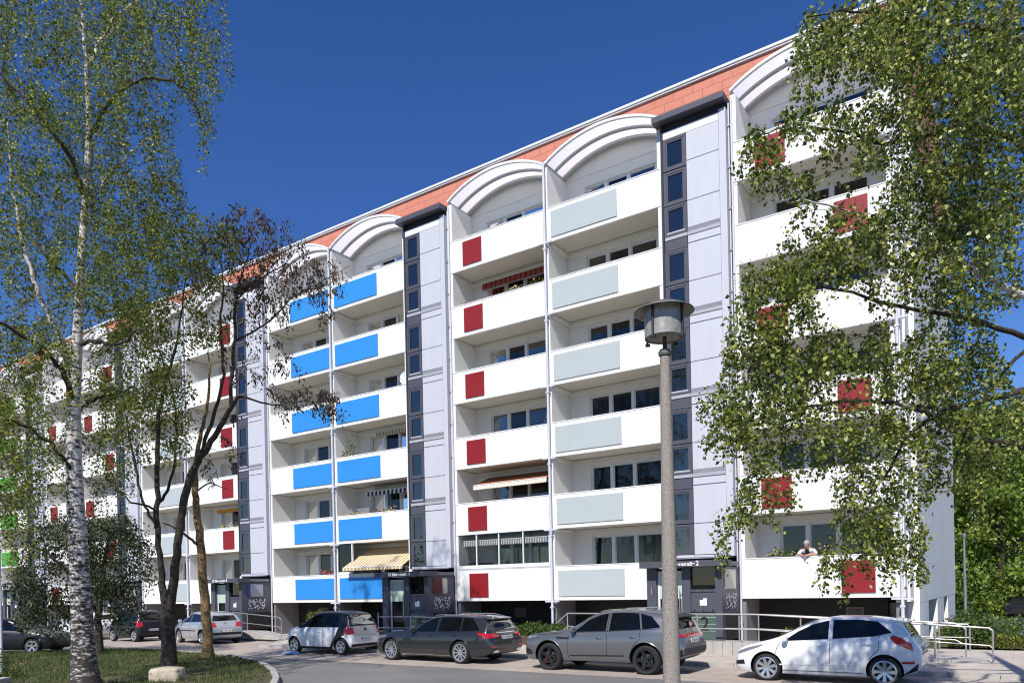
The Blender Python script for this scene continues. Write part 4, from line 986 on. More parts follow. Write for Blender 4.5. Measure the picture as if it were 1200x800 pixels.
# 2 grey suv -------------------------------------------------------------------
PG = paint('gunmetal_paint', (0.19, 0.195, 0.205), metal=0.6, rough=0.30)
def suv():
    L, H, hw, fo, wb = 4.73, 1.655, 0.965, 0.875, 2.874
    sp = dict(L=L, H=H, wb=wb, fo=fo, R=0.375, tumble=0.22, rimk=0.72, gap=0.07,
        top=[(0, 0.86), (0.04, 0.92), (0.3, 0.985), (0.8, 1.05), (1.3, 1.10), (1.42, 1.13), (2.0, 1.45), (2.3, 1.57), (2.7, 1.64), (3.1, 1.655), (3.7, 1.62), (4.2, 1.54), (4.35, 1.46), (4.55, 1.16), (4.62, 1.06), (4.71, 0.92), (4.73, 0.78)],
        belt=[(0, 0.78), (0.3, 0.90), (0.9, 0.99), (1.42, 1.04), (2.6, 1.09), (3.7, 1.15), (4.4, 1.17), (4.73, 0.75)],
        bot=[(0, 0.38), (0.05, 0.30), (0.3, 0.25), (fo, 0.27), (fo + wb, 0.28), (4.4, 0.34), (4.68, 0.46), (L, 0.52)],
        hw=[(0, hw * 0.72), (0.05, hw * 0.82), (0.18, hw * 0.91), (0.45, hw * 0.97), (0.9, hw), (2.4, hw * 0.985), (3.7, hw), (4.3, hw * 0.95), (4.6, hw * 0.89), (L, hw * 0.82)], stations=[1.42, 2.3, 4.2])
    c = Car('suv_car', 'metallic grey suv with black wheels and a red brake caliper, beside the lamp post', 'car', sp, (7.32, -6.72, 0), HD, {'paint': PG, 'arch': PG}, 'cars parked along the street')
    b = lambda x: c.belt(x) + 0.01; t = lambda x: c.top(x) - 0.085
    windows_side(c, [([(1.66, b(1.66)), (2.62, b(2.62))], [(1.70, b(1.66) + .02), (2.05, t(2.05) - .02), (2.35, t(2.35)), (2.62, t(2.62))]),
                     ([(2.72, b(2.72)), (3.62, b(3.62))], [(2.72, t(2.72)), (3.1, t(3.1)), (3.35, t(3.35)), (3.50, t(3.5))]),
                     ([(3.67, b(3.67)), (4.12, b(4.12) + .03)], [(3.55, t(3.55)), (3.85, t(3.85) - .04), (4.12, b(4.12) + .06)])])
    c.lines('window_trim', [[(1.6, b(1.6) - .012), (2.6, b(2.6) - .012), (4.15, b(4.15) - .0)]], MCHR, w=0.014, off=0.008)
    c.lines('door_pillar_trim', [[(2.665, b(2.66)), (2.665, t(2.66))]], MCHR, w=0.02, off=0.009)
    c.patch('windscreen', [(1.46, -0.74), (1.46, 0.74)], [(2.26, -0.60), (2.26, 0.60)], MCG, 'z', n=20, k=16)
    c.patch('rear_window', [(-0.62, 1.17), (0.62, 1.17)], [(-0.55, 1.44), (0.55, 1.44)], MCG, 'x', sd=-1, off=0.013, n=20, k=14)
    mb = MB(); mb.prism([(c.X(4.12), 1.545), (c.X(4.52), 1.47), (c.X(4.50), 1.44), (c.X(4.2), 1.49)], -0.60, 0.60); mb.build('roof_spoiler', MBLK, c.root)
    mb = MB()
    for sd in (1, -1): mb.tube([(c.X(2.35), sd * 0.62, 1.585), (c.X(2.6), sd * 0.63, 1.645), (c.X(3.4), sd * 0.63, 1.665), (c.X(4.1), sd * 0.60, 1.57)], 0.014, 6)
    mb.build('roof_rail', MCHR, c.root, smooth=True)
    for sd in (1, -1):
        c.patch('headlight', [(0.10, 0.84), (0.48, 0.90)], [(0.10, 0.90), (0.50, 0.945)], MHEAD, 'y', sd)
        c.patch('taillight', [(4.38, 0.99), (4.64, 0.96)], [(4.34, 1.06), (4.62, 1.04)], MTAIL, 'y', sd)
        c.patch('side_vent', [(1.18, 0.87), (1.52, 0.87)], [(1.10, 0.93), (1.54, 0.92)], MBLK, 'y', sd)
        c.patch('bumper_intake', [(0.06, 0.40), (0.36, 0.44)], [(0.06, 0.60), (0.28, 0.56)], MBLK, 'y', sd)
        c.patch('rear_bumper', [(4.22, 0.42), (4.7, 0.50)], [(4.30, 0.56), (4.7, 0.66)], MBLK, 'y', sd)
    c.patch('taillight', [(-0.80, 0.96), (0.80, 0.96)], [(-0.78, 1.02), (0.78, 1.02)], MTAIL, 'x', -1)
    c.patch('rear_bumper', [(-0.74, 0.50), (0.74, 0.50)], [(-0.76, 0.68), (0.76, 0.68)], MBLK, 'x', -1)
    c.patch('front_grille', [(-0.42, 0.62), (0.42, 0.62)], [(-0.40, 0.84), (0.40, 0.84)], MBLK, 'x', 1)
    c.lines('panel_gap', [[(1.50, 0.36), (1.48, 0.7), (1.56, b(1.56))], [(2.66, 0.34), (2.66, 0.7), (2.665, b(2.66))], [(3.28, 0.42), (3.40, 0.7), (3.60, 0.9), (3.62, b(3.62))], [(0.55, 0.965), (1.3, 1.03)]], MSHUT)
    c.lines('door_strip', [[(1.55, 0.43), (3.15, 0.47)]], MBLK, w=0.028, off=0.012)
    c.mirrors(1.72, b(1.72), PG); c.handles([(2.45, 0.92), (3.42, 0.96)], MCHR)
    c.wheels(MRIMB, 5, True, caliper=MCAL, width=0.26)
    c.plate(0.86)
suv()
# 3 dark grey estate -----------------------------------------------------------
PE = paint('selenite_paint', (0.034, 0.038, 0.045), metal=0.5, rough=0.30)
def estate():
    L, H, hw, fo, wb = 4.95, 1.475, 0.93, 0.84, 2.94
    sp = dict(L=L, H=H, wb=wb, fo=fo, R=0.345, tumble=0.22, rimk=0.74,
        top=[(0, 0.70), (0.05, 0.76), (0.3, 0.85), (0.8, 0.93), (1.45, 0.995), (1.6, 1.02), (2.1, 1.28), (2.45, 1.41), (2.9, 1.47), (3.3, 1.475), (4.0, 1.455), (4.5, 1.39), (4.6, 1.33), (4.78, 1.04), (4.84, 0.95), (4.93, 0.82), (4.95, 0.70)],
        belt=[(0, 0.64), (0.3, 0.76), (0.9, 0.86), (1.6, 0.925), (2.9, 0.955), (4.2, 0.99), (4.7, 1.0), (4.95, 0.66)],
        bot=[(0, 0.30), (0.05, 0.22), (0.3, 0.18), (fo, 0.19), (fo + wb, 0.19), (4.6, 0.26), (4.9, 0.34), (L, 0.42)],
        hw=[(0, hw * 0.70), (0.05, hw * 0.81), (0.18, hw * 0.90), (0.45, hw * 0.965), (0.95, hw), (2.6, hw * 0.99), (3.8, hw), (4.5, hw * 0.955), (4.8, hw * 0.90), (L, hw * 0.83)], stations=[1.6, 2.45, 4.5])
    c = Car('estate_car', 'dark grey estate car with silver spoked wheels and red tail lamps', 'car', sp, (1.09, -6.42, 0), HD - R(2.0), {'paint': PE}, 'cars parked along the street')
    b = lambda x: c.belt(x) + 0.01; t = lambda x: c.top(x) - 0.07
    windows_side(c, [([(1.86, b(1.86)), (2.78, b(2.78))], [(1.9, b(1.86) + .02), (2.2, t(2.2) - .02), (2.5, t(2.5)), (2.78, t(2.78))]),
                     ([(2.88, b(2.88)), (3.78, b(3.78))], [(2.88, t(2.88)), (3.3, t(3.3)), (3.72, t(3.72))]),
                     ([(3.84, b(3.84)), (4.48, b(4.48) + .02)], [(3.80, t(3.8)), (4.15, t(4.15) - .01), (4.48, b(4.48) + .06)])])
    c.lines('window_trim', [[(1.8, b(1.8) - .01), (2.8, b(2.8) - .01), (4.5, b(4.5) - .005)]], MCHR, w=0.014, off=0.008)
    c.lines('door_pillar_trim', [[(2.83, b(2.83)), (2.83, t(2.83))], [(3.80, b(3.8)), (3.765, t(3.76))]], MCHR, w=0.012, off=0.009)
    c.patch('windscreen', [(1.64, -0.72), (1.64, 0.72)], [(2.40, -0.58), (2.40, 0.58)], MCG, 'z', n=20, k=16)
    c.patch('rear_window', [(-0.64, 1.03), (0.64, 1.03)], [(-0.52, 1.31), (0.52, 1.31)], MCG, 'x', sd=-1, off=0.013, n=20, k=14)
    mb = MB(); mb.prism([(c.X(4.40), 1.415), (c.X(4.70), 1.365), (c.X(4.69), 1.34), (c.X(4.45), 1.36)], -0.56, 0.56); mb.build('roof_spoiler', PE, c.root)
    mb = MB()
    for sd in (1, -1): mb.tube([(c.X(2.5), sd * 0.60, 1.42), (c.X(2.75), sd * 0.61, 1.48), (c.X(4.0), sd * 0.60, 1.475), (c.X(4.4), sd * 0.58, 1.40)], 0.014, 6)
    mb.build('roof_rail', MCHR, c.root, smooth=True)
    for sd in (1, -1):
        c.patch('headlight', [(0.14, 0.66), (0.62, 0.76)], [(0.14, 0.75), (0.66, 0.83)], MHEAD, 'y', sd)
        c.patch('taillight', [(4.46, 0.90), (4.86, 0.80)], [(4.50, 0.965), (4.82, 0.93)], MTAIL, 'y', sd)
        c.patch('taillight', [(sd * 0.86, 0.79), (sd * 0.40, 0.83)], [(sd * 0.86, 0.93), (sd * 0.44, 0.91)], MTAIL, 'x', -1)
        c.patch('reflector', [(sd * 0.78, 0.52), (sd * 0.52, 0.52)], [(sd * 0.78, 0.56), (sd * 0.52, 0.56)], MTAIL, 'x', -1)
        c.patch('tailpipe', [(sd * 0.70, 0.36), (sd * 0.44, 0.36)], [(sd * 0.68, 0.43), (sd * 0.46, 0.43)], MCHR, 'x', -1, off=0.015)
    c.patch('front_grille', [(-0.40, 0.46), (0.40, 0.46)], [(-0.40, 0.70), (0.40, 0.70)], MBLK, 'x', 1)
    c.lines('panel_gap', [[(1.50, 0.30), (1.47, 0.6), (1.62, b(1.62))], [(2.82, 0.28), (2.82, 0.6), (2.83, b(2.83))], [(3.42, 0.38), (3.55, 0.62), (3.74, 0.8), (3.79, b(3.79))]], MSHUT)
    c.lines('sill_trim', [[(1.3, 0.245), (3.38, 0.245)]], MCHR, w=0.014, off=0.008)
    c.lines('boot_trim', [[(-0.45, 0.94), (0.45, 0.94)]], MCHR, w=0.018, sides=(-1,), axis='x')
    c.mirrors(1.93, b(1.93), PE); c.handles([(2.58, 0.85), (3.56, 0.875)], PE)
    c.wheels(MRIMS, 10, False, width=0.24)
    c.plate(0.80)
estate()
# 4 two-tone city car ------------------------------------------------------------
PBK = paint('black_paint', (0.010, 0.011, 0.015), rough=0.35, coat=0.15)
def citycar(name, label, loc, heading, white, L=3.5, wb=2.494, fo=0.55, fw2=True):
    H, hw = 1.555, 0.83; cw_ = fo + 0.34; hd = cw_ + 0.62
    bx = fo + wb - 0.62
    sp = dict(L=L, H=H, wb=wb, fo=fo, R=0.30, tumble=0.17, rimk=0.68,
        top=[(0, 0.66), (0.04, 0.74), (0.18, 0.87), (0.45, 0.96), (cw_, 1.06), (cw_ + 0.3, 1.30), (hd, 1.49), (hd + 0.45, 1.55), (L - 1.0, 1.55), (L - 0.45, 1.50), (L - 0.30, 1.44), (L - 0.14, 1.08), (L - 0.06, 0.96), (L - 0.01, 0.76), (L, 0.68)],
        belt=[(0, 0.62), (0.2, 0.80), (cw_, 0.965), (L - 0.8, 0.985), (L - 0.25, 1.0), (L, 0.68)],
        bot=[(0, 0.34), (0.05, 0.25), (0.25, 0.19), (fo, 0.19), (fo + wb, 0.19), (L - 0.12, 0.26), (L, 0.36)],
        hw=[(0, hw * 0.74), (0.05, hw * 0.85), (0.16, hw * 0.93), (0.4, hw * 0.985), (0.8, hw), (L - 0.6, hw), (L - 0.2, hw * 0.955), (L - 0.05, hw * 0.9), (L, hw * 0.84)],
        stations=[cw_, hd, L - 0.45] + [bx + 0.06 * i for i in range(18)])
    mm = {'paint': PW if white else PBK, 'arch': PW if white else MBLK}
    c = Car(name, label, 'car', sp, loc, heading, mm, 'cars parked along the street')
    b = lambda x: c.belt(x) + 0.02; t = lambda x: c.top(x) - 0.10
    bp = bx - (0.30 if fw2 else -0.2); end = L - 0.62
    ws = [([(cw_ + 0.14, b(cw_)), (bp - .03, b(bp))], [(cw_ + 0.16, b(cw_) + .02), (cw_ + 0.4, t(cw_ + 0.4) - .02), (hd + 0.02, t(hd)), (bp - .03, t(bp))])]
    if fw2: ws.append(([(bp + .03, b(bp)), (end, b(end))], [(bp + .03, t(bp)), ((bp + end) / 2, t(bp)), (end - .02, t(end) - 0.08)]))
    if white:
        for sd in (1, -1):
            c.patch('pillar_cell', [(cw_ - 0.02, 0.985), (bx + 0.62, 1.0), (L - 0.14, 1.0)], [(hd - 0.12, 1.40), (bx + 0.3, 1.485), (L - 0.50, 1.46), (L - 0.33, 1.40)], PBK, 'y', sd, 0.010, n=36, k=10)
            c.patch('cell_band', [(bx + 0.02, 0.22), (bx + 0.16, 0.42), (bx + 0.40, 0.72), (bx + 0.52, 1.02)], [(bx + 0.16, 0.22), (bx + 0.36, 0.52), (bx + 0.80, 0.74), (L - 0.28, 1.02)], PBK, 'y', sd, 0.011, n=30, k=10)
            c.patch('sill', [(fo + 0.3, 0.2), (bx + 0.12, 0.2)], [(fo + 0.3, 0.29), (bx + 0.12, 0.29)], MBLK, 'y', sd, 0.009)
        c.patch('roof_skin', [(hd - 0.02, -0.66), (hd - 0.02, 0.66)], [(L - 0.5, -0.64), (L - 0.5, 0.64)], PBK, 'z', off=0.010, n=24, k=18)
        c.patch('tail_frame', [(-hw * .80, 1.0), (hw * .80, 1.0)], [(-hw * .72, 1.49), (hw * .72, 1.49)], PBK, 'x', -1, 0.010, n=26, k=16)
    windows_side(c, ws, off=0.018)
    c.patch('windscreen', [(cw_ + 0.03, -hw * .76), (cw_ + 0.03, hw * .76)], [(hd - .02, -hw * .64), (hd - .02, hw * .64)], MCG, 'z', n=20, k=16)
    c.patch('rear_window', [(-hw * .66, 1.07), (hw * .66, 1.07)], [(-hw * .6, 1.40), (hw * .6, 1.40)], MCG, 'x', sd=-1, off=0.020, n=16, k=10)
    MSIL = mat('silver_tailgate', (0.45, 0.45, 0.46), 0.35, metal=0.5)
    if white:
        c.patch('tailgate', [(-hw * .66, 0.70), (hw * .66, 0.70)], [(-hw * .66, 1.02), (hw * .66, 1.02)], MSIL, 'x', -1, off=0.016)
        c.patch('badge', [(-0.05, 0.86), (0.05, 0.86)], [(-0.05, 0.95), (0.05, 0.95)], MBLK, 'x', -1, off=0.022)
    c.patch('rear_bumper', [(-hw * .8, 0.30), (hw * .8, 0.30)], [(-hw * .82, 0.40), (hw * .82, 0.40)], MBLK, 'x', -1, off=0.008)
    for sd in (1, -1):
        c.patch('taillight', [(L - 0.26, 0.76), (L - 0.06, 0.76)], [(L - 0.30, 1.0), (L - 0.10, 0.97)], MTAIL, 'y', sd)
        c.patch('taillight', [(sd * hw * .95, 0.74), (sd * hw * .66, 0.76)], [(sd * hw * .93, 1.0), (sd * hw * .68, 0.97)], MTAIL, 'x', -1)
        c.patch('headlight', [(0.06, 0.68), (0.34, 0.76)], [(0.10, 0.82), (0.36, 0.90)], MHEAD, 'y', sd)
    x1 = cw_ + 0.02
    c.lines('panel_gap', [[(x1, 0.30), (x1 - 0.03, 0.62), (x1 + .1, b(x1))], [(bp, 0.30), (bp, b(bp))], [(bx + 0.12, 0.30), (bx + 0.42, 0.66), (bx + 0.55, b(bx + .5))]], MSHUT)
    c.mirrors(cw_ + 0.2, b(cw_), MBLK); c.handles([(bp - 0.2, 0.82)], mm['paint'])
    c.wheels(MRIMS, 5, True, width=0.19)
    c.plate(0.58)
    mb = MB(); mb.tube([(c.X(L - 0.6), 0, 1.52), (c.X(L - 0.52), 0, 1.66)], 0.006, 5); mb.build('aerial', MBLK, c.root)
citycar('city_car', 'small white city car with black roof pillars and silver tailgate', (-4.88, -5.82, 0), HD, True)
citycar('city_car', 'very short black two-seater parked left of the silver hatchback', (-20.9, -4.5, 0), R(182), False, L=2.7, wb=1.873, fo=0.42, fw2=False)
# 5 silver hatchback -------------------------------------------------------------
PS_ = paint('silver_paint', (0.52, 0.54, 0.58), metal=0.5, rough=0.3)
hc = hatch('hatchback_car', 'silver three-door hatchback seen from behind, with black bumper skirt', 'car', (-15.3, -4.35, 0), R(169), PS_, 'cars parked along the street', L=4.2, Wd=1.76, H=1.485, wb=2.578, fo=0.88, Rw=0.315, doors=3, belt0=0.95, belt1=1.0, low=True)
hc.patch('rear_bumper', [(-0.72, 0.42), (0.72, 0.42)], [(-0.76, 0.54), (0.76, 0.54)], MBLK, 'x', -1, off=0.008)
hc.patch('badge', [(-0.05, 0.93), (0.05, 0.93)], [(-0.05, 1.0), (0.05, 1.0)], MCHR, 'x', -1, off=0.012)
hc.lines('side_strip', [[(1.2, 0.60), (2.9, 0.62)]], MBLK, w=0.04, off=0.012)
# other cars ---------------------------------------------------------------------
hatch('hatchback_car', 'black hatchback on the far left, pointing right', 'car', (-20.3, -12.0, 0), R(34), PBK, 'cars parked along the street', L=4.2, Wd=1.78, H=1.48, wb=2.6, fo=0.86, Rw=0.32)
hatch('hatchback_car', 'white hatchback beyond the black two-seater, partly hidden by it', 'car', (-25.2, -4.7, 0), R(180), PW, 'cars parked along the street', L=4.0)
p = ground_at(42, 734)
hatch('hatchback_car', 'distant silver hatchback with red tail lamps above the black car', 'car', (p.x, p.y, 0), R(90 + 62), PS_, 'cars parked along the street', L=4.3, H=1.5)
p = ground_at(8, 733)
hatch('hatchback_car', 'distant dark blue car at the left edge', 'car', (p.x, p.y, 0), R(90 + 62), paint('dark_blue_paint', (0.02, 0.03, 0.09)), 'cars parked along the street', L=4.3)
p = ground_at(1194, 725)
hatch('hatchback_car', 'black car facing out of the car park beyond the flower bed', 'car', (p.x + 1.0, p.y + 2.7, 0.065), R(-105), PBK, 'cars parked along the street', L=4.3, Wd=1.8)

# ------------------------------------------------------------------ vegetation
LFB = leaf_mat('birch_leaf', (0.028, 0.045, 0.008), (0.105, 0.14, 0.018), (0.36, 0.38, 0.065))  # random leaf tones widened to paint in shade darks and sunlit highlights
LFR = leaf_mat('birch_leaf_near', (0.026, 0.047, 0.009), (0.115, 0.155, 0.02), (0.42, 0.44, 0.10), trans=0.24, gloss=0.42)  # same here: dark and pale leaves paint shadow and highlight contrast
LFD = leaf_mat('dark_leaf', (0.012, 0.024, 0.008), (0.024, 0.042, 0.010), (0.075, 0.10, 0.025), trans=0.25)
LFM = leaf_mat('fresh_leaf', (0.045, 0.065, 0.012), (0.13, 0.155, 0.022), (0.30, 0.31, 0.055))
LFK = leaf_mat('dry_seed', (0.045, 0.028, 0.013), (0.085, 0.052, 0.025), (0.17, 0.115, 0.06), trans=0.15)
LFH = leaf_mat('hedge_leaf', (0.035, 0.075, 0.012), (0.075, 0.13, 0.025), (0.15, 0.20, 0.05))
LFG = leaf_mat('grass_blade', (0.03, 0.055, 0.011), (0.068, 0.105, 0.02), (0.18, 0.20, 0.06), trans=0.25)
LFT = leaf_mat('fresh_tree_leaf', (0.06, 0.11, 0.015), (0.17, 0.26, 0.04), (0.34, 0.40, 0.09), trans=0.4)  # lighter, fresher green for the background trees
LFW = leaf_mat('white_yellow_flower', (0.6, 0.55, 0.5), (0.7, 0.45, 0.05), (0.75, 0.72, 0.7))
LFP = leaf_mat('pink_flower', (0.55, 0.05, 0.16), (0.65, 0.12, 0.22), (0.6, 0.3, 0.4))
def mat_birch():
    m, nt, b, out = new_mat('birch_bark')
    tc = nt.nodes.new('ShaderNodeTexCoord'); mp_ = nt.nodes.new('ShaderNodeMapping'); mp_.inputs['Scale'].default_value = (3.2, 3.2, 9.0)
    n = nt.nodes.new('ShaderNodeTexNoise'); n.inputs['Scale'].default_value = 1.6; n.inputs['Detail'].default_value = 9; n.inputs['Roughness'].default_value = 0.72
    sep = nt.nodes.new('ShaderNodeSeparateXYZ'); mr = nt.nodes.new('ShaderNodeMapRange')
    mr.inputs['From Min'].default_value = 0.2; mr.inputs['From Max'].default_value = 5.5; mr.inputs['To Min'].default_value = 0.10; mr.inputs['To Max'].default_value = -0.035
    ad = nt.nodes.new('ShaderNodeMath'); ad.operation = 'SUBTRACT'
    r = nt.nodes.new('ShaderNodeValToRGB'); e = r.color_ramp.elements
    e[0].position = 0.41; e[0].color = (0.035, 0.028, 0.023, 1); e[1].position = 0.52; e[1].color = (0.62, 0.58, 0.54, 1)
    x = e.new(0.455); x.color = (0.14, 0.115, 0.10, 1)
    L = nt.links.new
    L(tc.outputs['Object'], mp_.inputs['Vector']); L(mp_.outputs[0], n.inputs['Vector']); L(tc.outputs['Object'], sep.inputs[0])
    L(sep.outputs['Z'], mr.inputs['Value']); L(n.outputs['Fac'], ad.inputs[0]); L(mr.outputs[0], ad.inputs[1]); L(ad.outputs[0], r.inputs['Fac']); L(r.outputs[0], b.inputs['Base Color'])
    b.inputs['Roughness'].default_value = 0.8
    bp = nt.nodes.new('ShaderNodeBump'); bp.inputs['Strength'].default_value = 0.5; bp.inputs['Distance'].default_value = 0.03
    L(n.outputs['Fac'], bp.inputs['Height']); L(bp.outputs[0], b.inputs['Normal'])
    return m
MBIRCH = mat_birch()
MBARK = mat('dark_bark', (0.045, 0.036, 0.026), 0.9, var=0.6, scale=9, bump=0.8, bscale=25)
MBARKY = mat('lichen_bark', (0.17, 0.115, 0.05), 0.9, var=0.75, scale=9, bump=0.7, bscale=25)
MTWIG = mat('twig', (0.05, 0.035, 0.026), 0.85, var=0.3, scale=6)

def leaf_cloud(P, size, droop=0.6, aspect=0.62, jit=0.5, flat=0.0):
    n = len(P); P = np.asarray(P)
    d = rng.normal(size=(n, 3)) * 0.7; d[:, 2] -= droop; d /= np.linalg.norm(d, axis=1)[:, None]
    nn = rng.normal(size=(n, 3)); nn[:, 2] += flat
    s_ = np.cross(d, nn); s_ /= np.linalg.norm(s_, axis=1)[:, None] + 1e-9
    up = np.cross(s_, d)
    L = size * (1 + jit * rng.uniform(-1, 1, n))[:, None]; Wd = L * aspect * 0.5
    a = P; b = P + d * L * 0.42 + s_ * Wd + up * L * 0.08; c = P + d * L; e = P + d * L * 0.42 - s_ * Wd + up * L * 0.08
    return np.stack([a, b, c, e], 1).reshape(-1, 3)
def ell(specs):
    out = []
    for u, v, ru, rv, D, rD, n in specs:
        k = 0
        while k < n:
            a, b = rng.uniform(-1, 1, 2)
            if a * a + b * b > 1: continue
            out.append(at(u + a * ru, v + b * rv, D + rng.normal() * rD)); k += 1
    return out
def smooth_path(pts, rad, sub=5):
    P = np.array([list(p) for p in pts], float); n = len(P); out = []; rr = []
    for i in range(n - 1):
        p0, p1, p2, p3 = P[max(i - 1, 0)], P[i], P[i + 1], P[min(i + 2, n - 1)]
        for k in range(sub):
            t = k / sub
            out.append(0.5 * ((2 * p1) + (-p0 + p2) * t + (2 * p0 - 5 * p1 + 4 * p2 - p3) * t * t + (-p0 + 3 * p1 - 3 * p2 + p3) * t**3)); rr.append(rad[i] + (rad[i + 1] - rad[i]) * t)
    out.append(P[-1]); rr.append(rad[-1])
    return out, rr
def wobble(pts, amt):
    out = [pts[0]]
    for p in pts[1:-1]: out.append(np.asarray(p) + rng.normal(size=3) * amt)
    return out + [pts[-1]]
class Tree:
    def __init__(s, name, label, cat, base, bark, group=None):
        s.base = Vector(base); s.root = thing(name, label, cat, base, 0, group); s.bark = bark
        s.nodes = []; s.nr = []; s.tw = MB()
    thin = 1.0
    def limb(s, pts, rad, part='limb', sides=10, m=None, sub=5, wob=0.0, attach=True):
        rad = [r * s.thin for r in rad]
        P, rr = smooth_path([Vector(p) for p in pts], rad, sub)
        if wob: P = wobble(P, wob)
        mb = MB(); mb.tube([Vector(p) - s.base for p in P], rr, sides)
        mb.build(part, m or s.bark, s.root, smooth=True, angle=60)
        if attach:
            for p, r in zip(P, rr): s.nodes.append(np.asarray(p, float)); s.nr.append(r)
    def grow(s, targets, leaf_per_m=26, spread=0.10, tail=0.5, tail_leaf=1.0, rmax=0.02, start=0.25, lift=0.12, maxlen=4.0):
        """join every target to the nearest wood with a drooping twig; returns leaf positions"""
        leaves = []
        T = [np.asarray(t, float) for t in targets]
        N = np.array(s.nodes); order = sorted(range(len(T)), key=lambda i: np.min(np.linalg.norm(N - T[i], axis=1)))
        cap_ = len(N) + len(T) * 6 + 10; A = np.zeros((cap_, 3)); A[:len(N)] = N; cnt = len(N); RR = np.zeros(cap_); RR[:cnt] = s.nr
        for i in order:
            t = T[i]; d = A[:cnt] - t; dist = np.sqrt((d * d).sum(1)) + np.maximum(0, d[:, 2]) * 0.25
            j = int(np.argmin(dist)); q = A[j]; L = float(np.linalg.norm(t - q))
            if L < 0.06 or L > maxlen: continue
            r0 = min(RR[j] * 0.8, 0.004 + 0.0055 * L, rmax); r0 = max(r0, 0.0035)
            mid = (q + t) / 2 + np.array([0, 0, lift * L]) + rng.normal(size=3) * 0.08 * L
            n = 5; pts = [(1 - k / n) ** 2 * q + 2 * (1 - k / n) * (k / n) * mid + (k / n) ** 2 * t for k in range(n + 1)]
            tl = tail * rng.uniform(0.3, 1.2); e = pts[-1]; dirv = (pts[-1] - pts[-2]); dirv /= np.linalg.norm(dirv) + 1e-9
            tailp = []
            for k in range(1, 4):
                f = k / 3; e2 = t + dirv * tl * 0.35 * f + np.array([0, 0, -tl * f * f * 0.9 - tl * 0.15 * f]) + rng.normal(size=3) * 0.02; tailp.append(e2)
            allp = pts + tailp; rr = [r0 * (1 - 0.75 * k / (len(allp) - 1)) for k in range(len(allp))]
            s.tw.tube([Vector(p) - s.base for p in allp], rr, 4, cap=False)
            for k in range(2, n + 1):
                if cnt < cap_: A[cnt] = pts[k]; RR[cnt] = rr[k]; cnt += 1
            seg = np.array(allp); dl = np.linalg.norm(np.diff(seg, axis=0), axis=1); tot = dl.sum(); cum = np.concatenate([[0], np.cumsum(dl)])
            m = max(3, int(leaf_per_m * tot * (1 - start)))
            w = rng.uniform(start, 1, m) * tot
            for a in range(3): pass
            x = np.stack([np.interp(w, cum, seg[:, a]) for a in range(3)], 1) + rng.normal(size=(m, 3)) * spread
            leaves.append(x)
        return np.concatenate(leaves) if leaves else np.zeros((0, 3))
    def twigs(s, name='twigs'):
        if s.tw.f: s.tw.build(name, MTWIG, s.root, fix=False)
        s.tw = MB()
    def foliage(s, P, size, m, name='crown', **k):
        V = leaf_cloud(P, size, **k) - np.array(s.base)
        return link(name, np_mesh(name, V, 4, m), s.root)
def px(path): return [at(*p) for p in path]

# --- birch on the grass island, left
DEP = lambda p: (p - CAM).dot(_f)
b0 = ground_at(101, 806, 0.09); D0 = DEP(b0)
TARG = lambda specs, f: [(*q[:6], int(q[6] * f)) for q in specs]
T = Tree('birch_tree', 'tall white-barked birch with drooping twigs on the grass at the left', 'tree', (b0.x, b0.y, 0.05), MBIRCH)
tr = [(101, 808, D0), (99, 780, D0), (96, 720, D0), (92, 650, D0), (88, 580, D0), (86, 500, D0), (89, 430, D0), (92, 370, D0), (95, 310, D0), (99, 250, D0), (104, 160, D0), (102, 90, D0), (96, 10, D0), (92, -70, D0), (95, -130, D0)]
T.limb([(b0.x, b0.y, 0.02)] + px(tr[1:]), [0.42, 0.29, 0.24, 0.215, 0.19, 0.165, 0.125, 0.11, 0.095, 0.08, 0.066, 0.053, 0.04, 0.025, 0.012], 'trunk', 16)
T.limb(px([(86, 470, D0), (79, 420, D0 - .1), (65, 382, D0 - .3), (47, 350, D0 - .5), (35, 312, D0 - .6), (24, 272, D0 - .7), (12, 200, D0 - .8), (10, 130, D0 - .8)]), [0.10, 0.08, 0.066, 0.056, 0.048, 0.040, 0.026, 0.010], wob=.02)
T.limb(px([(93, 350, D0), (82, 330, D0 + .3), (57, 302, D0 + .7), (25, 270, D0 + 1.2), (-15, 240, D0 + 1.5)]), [0.05, 0.045, 0.04, 0.03, 0.012], m=MBARK, wob=.03)
T.limb(px([(98, 230, D0), (84, 186, D0 - .5), (50, 142, D0 - 1), (0, 88, D0 - 1.4), (-40, 60, D0 - 1.5)]), [0.06, 0.05, 0.045, 0.035, 0.015], m=MBARK, wob=.03)
T.limb(px([(87, 470, D0), (77, 440, D0 - .6), (60, 420, D0 - 1), (40, 402, D0 - 1.4), (0, 380, D0 - 2.0), (-50, 370, D0 - 2.3)]), [0.07, 0.06, 0.052, 0.045, 0.034, 0.015], m=MBARK, wob=.03)
T.limb(px([(86, 490, D0), (100, 475, D0 + .4), (125, 463, D0 + .9), (160, 455, D0 + 1.2)]), [0.05, 0.045, 0.035, 0.012], m=MBARK, wob=.03)
T.limb(px([(93, 402, D0), (115, 401, D0 - .5), (140, 402, D0 - .9), (175, 380, D0 - 1.1)]), [0.05, 0.045, 0.035, 0.012], m=MBARK, wob=.03)
T.limb(px([(100, 240, D0), (118, 215, D0 + .3), (150, 180, D0 + .6), (190, 160, D0 + .8)]), [0.045, 0.04, 0.03, 0.012], wob=.03)
T.limb(px([(104, 165, D0), (130, 120, D0 - .4), (160, 95, D0 - .8), (205, 96, D0 - 1), (228, 120, D0 - 1), (240, 160, D0 - 1)]), [0.05, 0.045, 0.035, 0.03, 0.02, 0.008], m=MBARK, wob=.02)
